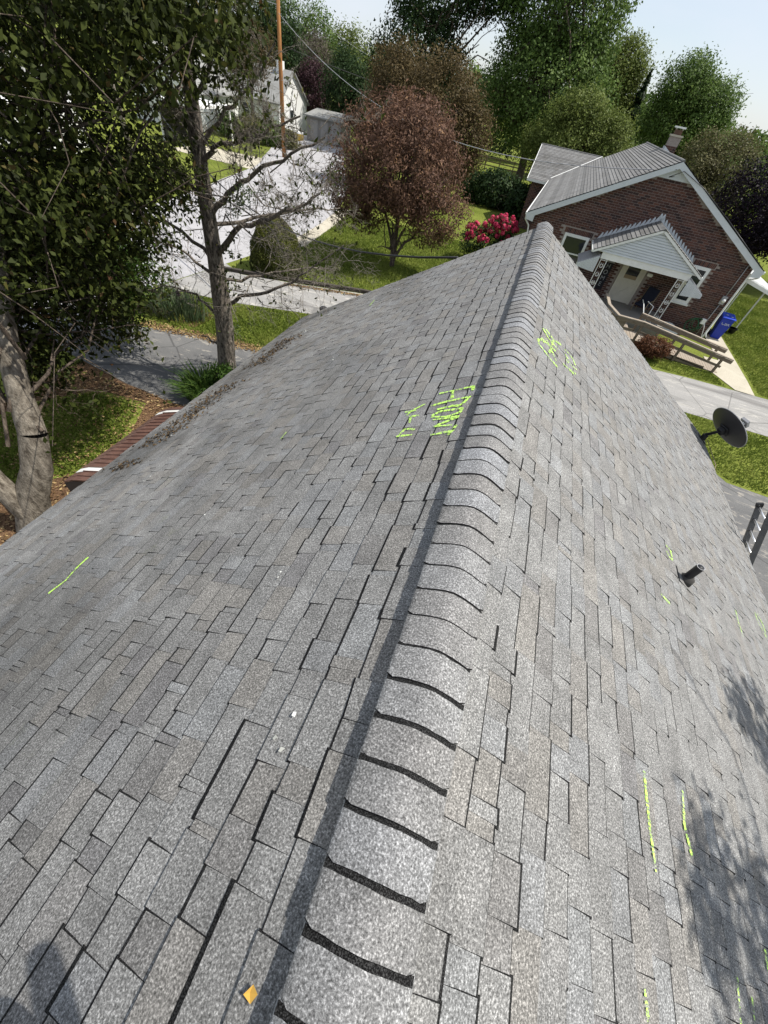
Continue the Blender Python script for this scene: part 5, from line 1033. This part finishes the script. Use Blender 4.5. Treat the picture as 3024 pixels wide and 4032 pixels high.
tree('barberry_bush', 'low rounded red barberry bush in front of the wooden ramp', (6.65, 19.85, 0), [(6.65, 19.85, 0.5, 0.68, 0.55, 0.46), (6.95, 19.8, 0.55, 0.45, 0.4, 0.4), (6.3, 19.9, 0.45, 0.4, 0.4, 0.36)], 'barberry', 0.06, 360, 22, 0.07, 0.03, M_BARK, 503, cat='shrub', crown='foliage', stem='stem', limbs=10)
# sword leaved and strap leaved clumps
def blades(name, label, c, k, spread, h, leaf, wd, lean, seed, cat='plant'):
    r = np.random.default_rng(seed); e = empty(name, (c[0], c[1], 0), 0, label, cat); Qs = []
    for i in range(k):
        a = r.random()*6.283; rr = spread*math.sqrt(r.random()); p = np.array([rr*math.cos(a)*c[2], rr*math.sin(a), 0.0]); d = np.array([math.cos(a), math.sin(a), 0])*lean*(0.3+r.random()) + r.normal(size=3)*0.12; d[2] = 0
        hh = h*(0.6+0.5*r.random()); sd = unit(np.cross(d+1e-3, [0, 0, 1.0]))*wd/2
        m1 = p + d*0.35*hh + np.array([0, 0, hh*0.62]); m2 = p + d*hh + np.array([0, 0, hh*(1-0.25*lean)])
        Qs += [[p-sd, p+sd, m1+sd*0.9, m1-sd*0.9], [m1-sd*0.9, m1+sd*0.9, m2+sd*0.1, m2-sd*0.1]]
    quads_obj('leaf_blades', np.array(Qs), LEAF[leaf], e, {'lv': np.repeat(r.random(k), 2)}); return e
ir = blades('iris_clump', 'grey green iris clump with dark flowers at the driveway end', (-11.0, 11.6, 1.5), 420, 0.75, 0.75, 'iris', 0.035, 0.35, 601)
r = np.random.default_rng(602)
for i in range(9):
    P = unit(r.normal(size=(10, 3)))*0.05; o = quads_obj('flower', leaf_quads(P, P, 0.1, r, 0.8), LEAF['purple'], ir, {'lv': r.random(10)}); o.location = (r.normal()*0.6, r.normal()*0.4, 0.72+0.1*r.random())
blades('daylily_clump', 'bright green strap leaved clump below the left eave', (-7.05, 7.75, 1.1), 460, 0.5, 0.75, 'lily', 0.035, 0.8, 603)
tree('low_shrub', 'small leafy shrub beside the strap leaved clump', (-6.75, 8.15, 0), [(-6.75, 8.15, 0.55, 0.4, 0.35, 0.4)], 'lily', 0.08, 90, 16, 0.07, 0.02, M_BARK, 604, cat='shrub', crown='foliage', stem='stem', limbs=5)
b = MB(); b.box((-6.35, 7.95, 0.5), (0.34, 0.2, 0.24)); b.mm(-6.42, -6.28, 7.9, 8.0, 0, 0.38); tag(b.build('mail_crate', painted('pale_blue_plastic', (0.45, 0.68, 0.75)), bevel=0.02), 'pale blue plastic box peeping over the left eave', 'box')
mb = MB(); mb.tube([(-5.9, 12.9, 0), (-5.9, 12.9, 0.9)], 0.04, 8); mb.tube([(-5.9, 12.9, 0.9), (-5.9, 12.9, 1.08), (-5.9, 12.9, 1.12)], [0.13, 0.15, 0.1], 12); tag(mb.build('path_light', M_BLACK, None, True), 'black capped post light beside the alley lawn', 'lamp')
# shrubs by neighbouring gardens
tree('evergreen_hedge', 'dense dark evergreen hedge at the side of the brick house', (-4.2, 45.5, 0), [(-4.4, 45.5, 1.2, 2.4, 1.6, 1.25), (-2.3, 45.5, 1.0, 1.6, 1.4, 1.05), (-1.6, 42.5, 1.1, 1.2, 1.4, 1.2), (-6.3, 46.5, 1.0, 1.4, 1.4, 1.1)], 'dark', 0.24, 620, 20, 0.22, 0.08, M_BARK, 605, cat='hedge', crown='foliage', stem='stem', shell=0.75)
for i, (x, y, s) in enumerate(((-33.0, 48.2, 1.2), (-30.8, 48.6, 1.35), (-28.6, 49.0, 1.25), (-27.0, 49.6, 0.9))):
    tree('foundation_shrub', ['leafy grey green shrub nearest the open carport', 'tall grey green shrub below the white house', 'broad grey green shrub beside the utility pole', 'small grey green shrub left of the yellow boat'][i], (x, y, 0), [(x, y, s*0.75, s, s, s*0.85)], 'olive' if i % 2 else 'green', 0.2, 160, 18, 0.2, 0.06, M_BARK, 610+i, 'shrubs before the white house', 'shrub', crown='foliage', stem='stem')
BG = [  # name, label, base, lobes, leaf, leaf size, clumps, per, spread, trunk
 ('maple_tree', 'huge green maple with pale leafy tufts behind the brick house', (-3.6, 60, 0), [(-3.5, 60, 7.5, 6.6, 5.5, 4.6), (-4.0, 61, 13, 6.0, 5, 4.6), (-5.2, 61, 18, 4.6, 4.5, 3.4)], 'green', 0.42, 1900, 18, 0.5, 0.5),
 ('broadleaf_tree', 'pale green broadleaf tree rising right of the huge maple', (2.8, 75, 0), [(2.6, 75, 8.5, 4.2, 4, 4.6), (3.6, 75, 11, 2.8, 3, 2.4)], 'lime', 0.4, 800, 16, 0.5, 0.35),
 ('box_elder', 'olive green bushy tree right behind the brick house roof', (1.0, 50, 0), [(0.2, 50, 4.6, 3.6, 2.5, 2.9), (3.4, 50.5, 4.6, 2.4, 2.2, 2.8), (0.5, 50, 6.9, 2.0, 1.8, 1.2)], 'lime', 0.3, 1000, 16, 0.36, 0.22),
 ('ash_tree', 'tall feathery green tree standing alone against the sky', (11.8, 70, 0), [(11.8, 70, 7.6, 4.5, 4, 3.8), (10.3, 70, 10.2, 3.0, 3, 2.4), (13.9, 70, 8.9, 2.6, 3, 2.4)], 'green', 0.36, 1150, 17, 0.45, 0.35),
 ('olive_tree', 'hazy olive brown shrubby tree beyond the right gable', (12.2, 50, 0), [(11.4, 50, 4.4, 2.1, 2, 3.0), (13.6, 51, 5.0, 2.2, 2, 2.8), (10.2, 48.5, 2.6, 1.5, 1.4, 1.9)], 'olive', 0.26, 800, 16, 0.32, 0.18),
 ('purple_beech', 'nearly black purple leaved tree at the lawn edge', (15.5, 40.5, 0), [(14.4, 40, 4.2, 3.2, 3.2, 2.9), (17.5, 40.5, 5.2, 3.6, 3.4, 3.5), (19.5, 41, 4.5, 3.2, 3, 3.2)], 'purple', 0.26, 1500, 18, 0.3, 0.3),
 ('copper_tree', 'olive copper tree left of its twin behind the maroon tree', (-13.3, 42, 0), [(-13.3, 42, 5.6, 2.6, 2.4, 3.1), (-13.6, 42, 3.2, 2.2, 2.0, 1.6)], 'copper', 0.26, 720, 16, 0.3, 0.2),
 ('copper_tree', 'broader olive copper tree right behind the maroon tree', (-8.9, 40, 0), [(-9.2, 40, 5.4, 2.8, 2.6, 3.2), (-7.2, 40.5, 4.2, 1.9, 2.0, 2.2), (-8.6, 40, 2.6, 2.4, 2, 1.5)], 'copper', 0.26, 950, 16, 0.3, 0.22),
 ('oak_tree', 'tall dark oak with sky showing between its upper branches', (-17.5, 60, 0), [(-17.3, 60, 8.0, 5.2, 4.5, 3.8), (-16, 60.5, 13, 5.5, 4.5, 3.2), (-11.5, 62, 13.5, 3.5, 3, 2.0)], 'dark', 0.42, 950, 15, 0.5, 0.45),
 ('willow_tree', 'yellow green willow far down the street', (-46.5, 110, 0), [(-46.5, 110, 6.5, 6, 4, 5.2), (-39, 112, 6.0, 5, 4, 4.6)], 'lime', 0.6, 650, 14, 0.8, 0.4),
 ('poplar_tree', 'green poplar clump beyond the plum coloured tree', (-49, 100, 0), [(-48.5, 100, 7.2, 4, 4, 5.8), (-54, 98, 8, 5, 4, 6)], 'green', 0.55, 620, 14, 0.7, 0.4),
 ('spruce_like_tree', 'dark green tree directly behind the utility pole', (-39, 70, 0), [(-38.8, 70, 5.5, 3.3, 3.0, 5.6), (-42.5, 69, 7, 3.5, 3.0, 6.0)], 'dark', 0.4, 800, 16, 0.45, 0.35),
 ('street_tree', 'deep green tree above the white gabled house', (-50, 66, 0), [(-48, 66, 7, 4.5, 4, 6.5), (-56, 64, 8, 6, 5, 7)], 'dark', 0.45, 800, 15, 0.5, 0.4),
 ('budding_tree', 'grey brown twiggy tree not yet in leaf', (-43.3, 90, 0), [(-43.3, 90, 5.8, 2.9, 2.6, 3.8)], 'grey', 0.3, 330, 14, 0.45, 0.25),
 ('plum_shrub_tree', 'dusky plum coloured tree beside the dark tree', (-34.2, 70, 0), [(-34.2, 70, 3.7, 2.4, 2.2, 3.0)], 'plum', 0.32, 420, 15, 0.36, 0.2),
 ('holly_tree', 'dark glossy tree with pale tips left of the maroon tree', (-27.3, 65, 0), [(-27.3, 65, 4.6, 3.0, 2.6, 3.4), (-25, 64, 3, 2.0, 2, 2.4)], 'dark', 0.34, 620, 16, 0.38, 0.25),
 ('scrub_tree', 'brownish olive scrubby tree beside the pole top', (-31.2, 50, 0), [(-31.2, 50, 6.2, 2.6, 2, 2.0), (-32.5, 50.2, 4.4, 1.6, 1.4, 1.4)], 'copper', 0.22, 420, 13, 0.3, 0.18),
 ('screen_tree', 'dark tree closing the gap behind the copper trees', (-20, 82, 0), [(-20, 82, 5, 7, 4, 5), (-9, 86, 5.5, 7, 4, 5.5)], 'dark', 0.5, 620, 14, 0.6, 0.35),
 ('screen_tree', 'green tree filling the gap behind the olive bushy tree', (9, 92, 0), [(8, 92, 5.5, 6, 4, 5), (20, 88, 4.5, 7, 4, 4.4)], 'green', 0.5, 620, 14, 0.6, 0.35),
 ('screen_tree', 'hazy green tree beyond the purple tree', (30, 80, 0), [(27, 80, 3.6, 6, 4, 3.6), (38, 82, 4, 6, 4, 4)], 'green', 0.5, 450, 14, 0.6, 0.3),
]
for i, (nm, lb, bs, lb_, lf_, sz, cl, pr_, sp, tr_) in enumerate(BG):
    tree(nm, lb, bs, lb_, lf_, sz*0.62, cl, int(pr_*2.1), sp, tr_, M_BARK, 700+i*3, 'trees around the gardens', limbs=16, asp=0.6)
# dark conifer
cf = empty('conifer', (6.6, 73, 0), 0, 'narrow dark conifer tip left of the feathery tree', 'tree', 'trees around the gardens'); r = np.random.default_rng(811); k = 5200
hz = 11.2*(1-r.random(k)**0.55*0.85); hz = np.clip(hz, 1.0, 11.2); rr = 2.6*(1-hz/11.5)*(0.6+0.5*r.random(k))*(0.75+0.25*np.sin(hz*5)); an = r.random(k)*6.283
P = np.stack([rr*np.cos(an), rr*np.sin(an), hz-0.12*rr], 1); N_ = unit(np.stack([np.cos(an), np.sin(an), 0*an+0.8], 1)+r.normal(size=(k, 3))*0.4)
quads_obj('crown', leaf_quads(P, N_, 0.42, r, 0.35, 0.6), LEAF['dark'], cf, {'lv': r.random(k)*0.7}); b = MB(); b.tube([(0, 0, 0), (0, 0, 5), (0, 0, 11)], [0.2, 0.14, 0.02], 8); b.build('trunk', M_BARK, cf, True)
# tree at the right-hand side of the house: its crown shades the near corner of the roof
tree('side_tree', 'leafy tree at the house side whose shade falls on the right slope', (8.4, 2.2, 0), [(6.3, 3.0, 8.3, 0.6, 0.45, 0.55), (5.2, 1.5, 8.9, 0.65, 0.5, 0.6), (5.7, 1.3, 8.6, 0.6, 0.5, 0.55), (6.6, 1.9, 9.0, 0.5, 0.35, 0.5), (8.3, 2.2, 9.5, 1.3, 1.3, 1.3)], 'green', 0.09, 420, 26, 0.1, 0.2, M_BARK, 901, limbs=16)

# ------------------------------------------------------------------ grass and litter
def in_poly(P, poly):
    x, y = P[:, 0], P[:, 1]; ins = np.zeros(len(P), bool); j = len(poly)-1
    for i in range(len(poly)):
        xi, yi = poly[i]; xj, yj = poly[j]; c = ((yi > y) != (yj > y)) & (x < (xj-xi)*(y-yi)/(yj-yi+1e-12)+xi); ins ^= c; j = i
    return ins
def grass(name, polys, dens, h, seed, label):
    r = np.random.default_rng(seed); Q_ = []; lv = []
    for poly in polys:
        a = np.array(poly); lo, hi = a.min(0), a.max(0); k = int(dens*np.prod(hi-lo)); P = lo+(hi-lo)*r.random((k, 2)); P = P[in_poly(P, poly)]; k = len(P)
        hh = h*(0.5+0.9*r.random(k)); an = r.random(k)*6.283; ln = r.normal(size=(k, 2))*0.5; wd_ = 0.012+0.012*r.random(k)
        sd = np.stack([np.cos(an), np.sin(an), 0*an], 1)*wd_[:, None]; p0 = np.concatenate([P, np.zeros((k, 1))+0.002], 1); tip = p0 + np.concatenate([ln*hh[:, None], hh[:, None]], 1)
        Q_.append(np.stack([p0-sd, p0+sd, tip], 1)); lv.append(np.clip(0.5*r.random(k)+0.5*(0.5+0.5*np.sin(P[:, 0]*1.7+np.sin(P[:, 1]*2.3)*1.5)), 0, 1))
    return tag(quads_obj(name, np.concatenate(Q_), LEAF['grass'], None, {'lv': np.concatenate(lv)}, None, 3), label, 'grass', kind='stuff')
grass('lawn_grass', [[(-12.4, 10.6), (-9.9, 10.75), (-7.6, 10.95), (-5.2, 11.0), (-5.0, 14.7), (-6.9, 14.5), (-8.4, 14.0), (-9.9, 13.5), (-12.4, 13.0)]], 900, 0.07, 1001, 'short bright grass of the strip between driveway and alley')
grass('lawn_grass', [[(-11.2, 19.0), (-11.2, 22.2), (-11.7, 26.7), (-12.2, 31.0), (-1.0, 31.0), (-1.0, 24.0), (-2, 18.7), (-6.3, 18.2), (-8.9, 17.3), (-11.3, 16.6)]], 420, 0.08, 1002, 'green lawn grass under and around the maroon tree')
grass('lawn_grass', [[(6.0, 19.0), (8.2, 19.05), (9.9, 19.1), (9.5, 20.2), (6.0, 20.2)], [(11.3, 19.2), (24, 19.3), (24, 36), (11.4, 36), (11.4, 25)], [(5.6, 12.6), (7.6, 12.5), (8.3, 11.8), (11.5, 11.7), (11.5, 15.5), (7.6, 15.5), (5.0, 15.4)]], 480, 0.08, 1003, 'green lawn grass around the brick house and below the dish')
grass('lawn_grass', [[(-10.4, 3.4), (-9.6, 2.8), (-8.4, 3.2), (-7.6, 4.0), (-7.7, 5.4), (-8.3, 6.5), (-9.6, 6.4), (-10.4, 5.2)]], 900, 0.09, 1004, 'shaded grass patch under the plum tree')
r = np.random.default_rng(1010); k = 9000; P2 = np.stack([-11.2+6.6*r.random(k), -1+8.1*r.random(k)], 1)
edge = np.stack([-11.4+5.5*r.random(1800), 10.2+0.25*r.normal(size=1800)+0.1], 1); edge[:, 1] = 10.05 + (edge[:, 0]+11.3)*0.16 + 0.14*r.normal(size=1800) + 0.22
e2 = np.stack([-9.5+4.2*r.random(900), 0*np.arange(900.)], 1); e2[:, 1] = 16.95+(e2[:, 0]+8.9)*0.34 - 0.12 - np.abs(r.normal(size=900))*0.12
P2 = np.concatenate([P2, edge, e2]); P = np.concatenate([P2, 0.022+0.02*r.random((len(P2), 1))], 1)
tag(quads_obj('leaf_litter', leaf_quads(P, np.tile([0, 0, 1.0], (len(P), 1))+r.normal(size=P.shape)*0.3, 0.075, r, 0.6), LEAF['litter'], None, {'lv': r.random(len(P))}), 'dry tan leaf litter over the mulch and driveway edges', 'leaf litter', kind='stuff')

# ------------------------------------------------------------------ the person taking the picture, crouched behind on the ridge
pm = bpy.data.meshes.new('person'); J = [(0.16, -0.62, 5.80), (0.15, -0.60, 6.05), (0.13, -0.56, 6.3), (0.12, -0.52, 6.45), (0.1, -0.5, 6.66),
     (-0.07, -0.56, 6.33), (-0.12, -0.4, 6.2), (0.32, -0.55, 6.33), (0.38, -0.38, 6.2),
     (0.02, -0.6, 5.78), (-0.16, -0.52, 5.66), (-0.22, -0.66, 5.22), (-0.26, -0.58, 5.15), (0.3, -0.6, 5.78), (0.44, -0.55, 5.66), (0.56, -0.66, 5.22), (0.62, -0.58, 5.16), (-0.06, -0.2, 6.42), (0.3, -0.18, 6.42)]
ED = [(0, 1), (1, 2), (2, 3), (3, 4), (2, 5), (5, 6), (6, 17), (2, 7), (7, 8), (8, 18), (0, 9), (9, 10), (10, 11), (11, 12), (0, 13), (13, 14), (14, 15), (15, 16)]
pm.from_pydata(J, ED, []); po = link(bpy.data.objects.new('person', pm)); po.location = (0.0, 0.06, 0.02); sk = po.modifiers.new('skin', 'SKIN'); rads = [0.15, 0.145, 0.15, 0.06, 0.1, 0.07, 0.05, 0.07, 0.05, 0.11, 0.085, 0.06, 0.045, 0.11, 0.085, 0.06, 0.045, 0.035, 0.035]
for v, q in zip(pm.skin_vertices[0].data, rads): v.radius = (q, q)
pm.skin_vertices[0].data[0].use_root = True
sb = po.modifiers.new('smooth', 'SUBSURF'); sb.levels = 1; sb.render_levels = 2; pm.materials.append(mat('dark_clothes', (0.03, 0.035, 0.05)))
tag(po, 'person in dark clothes crouched astride the ridge', 'person')
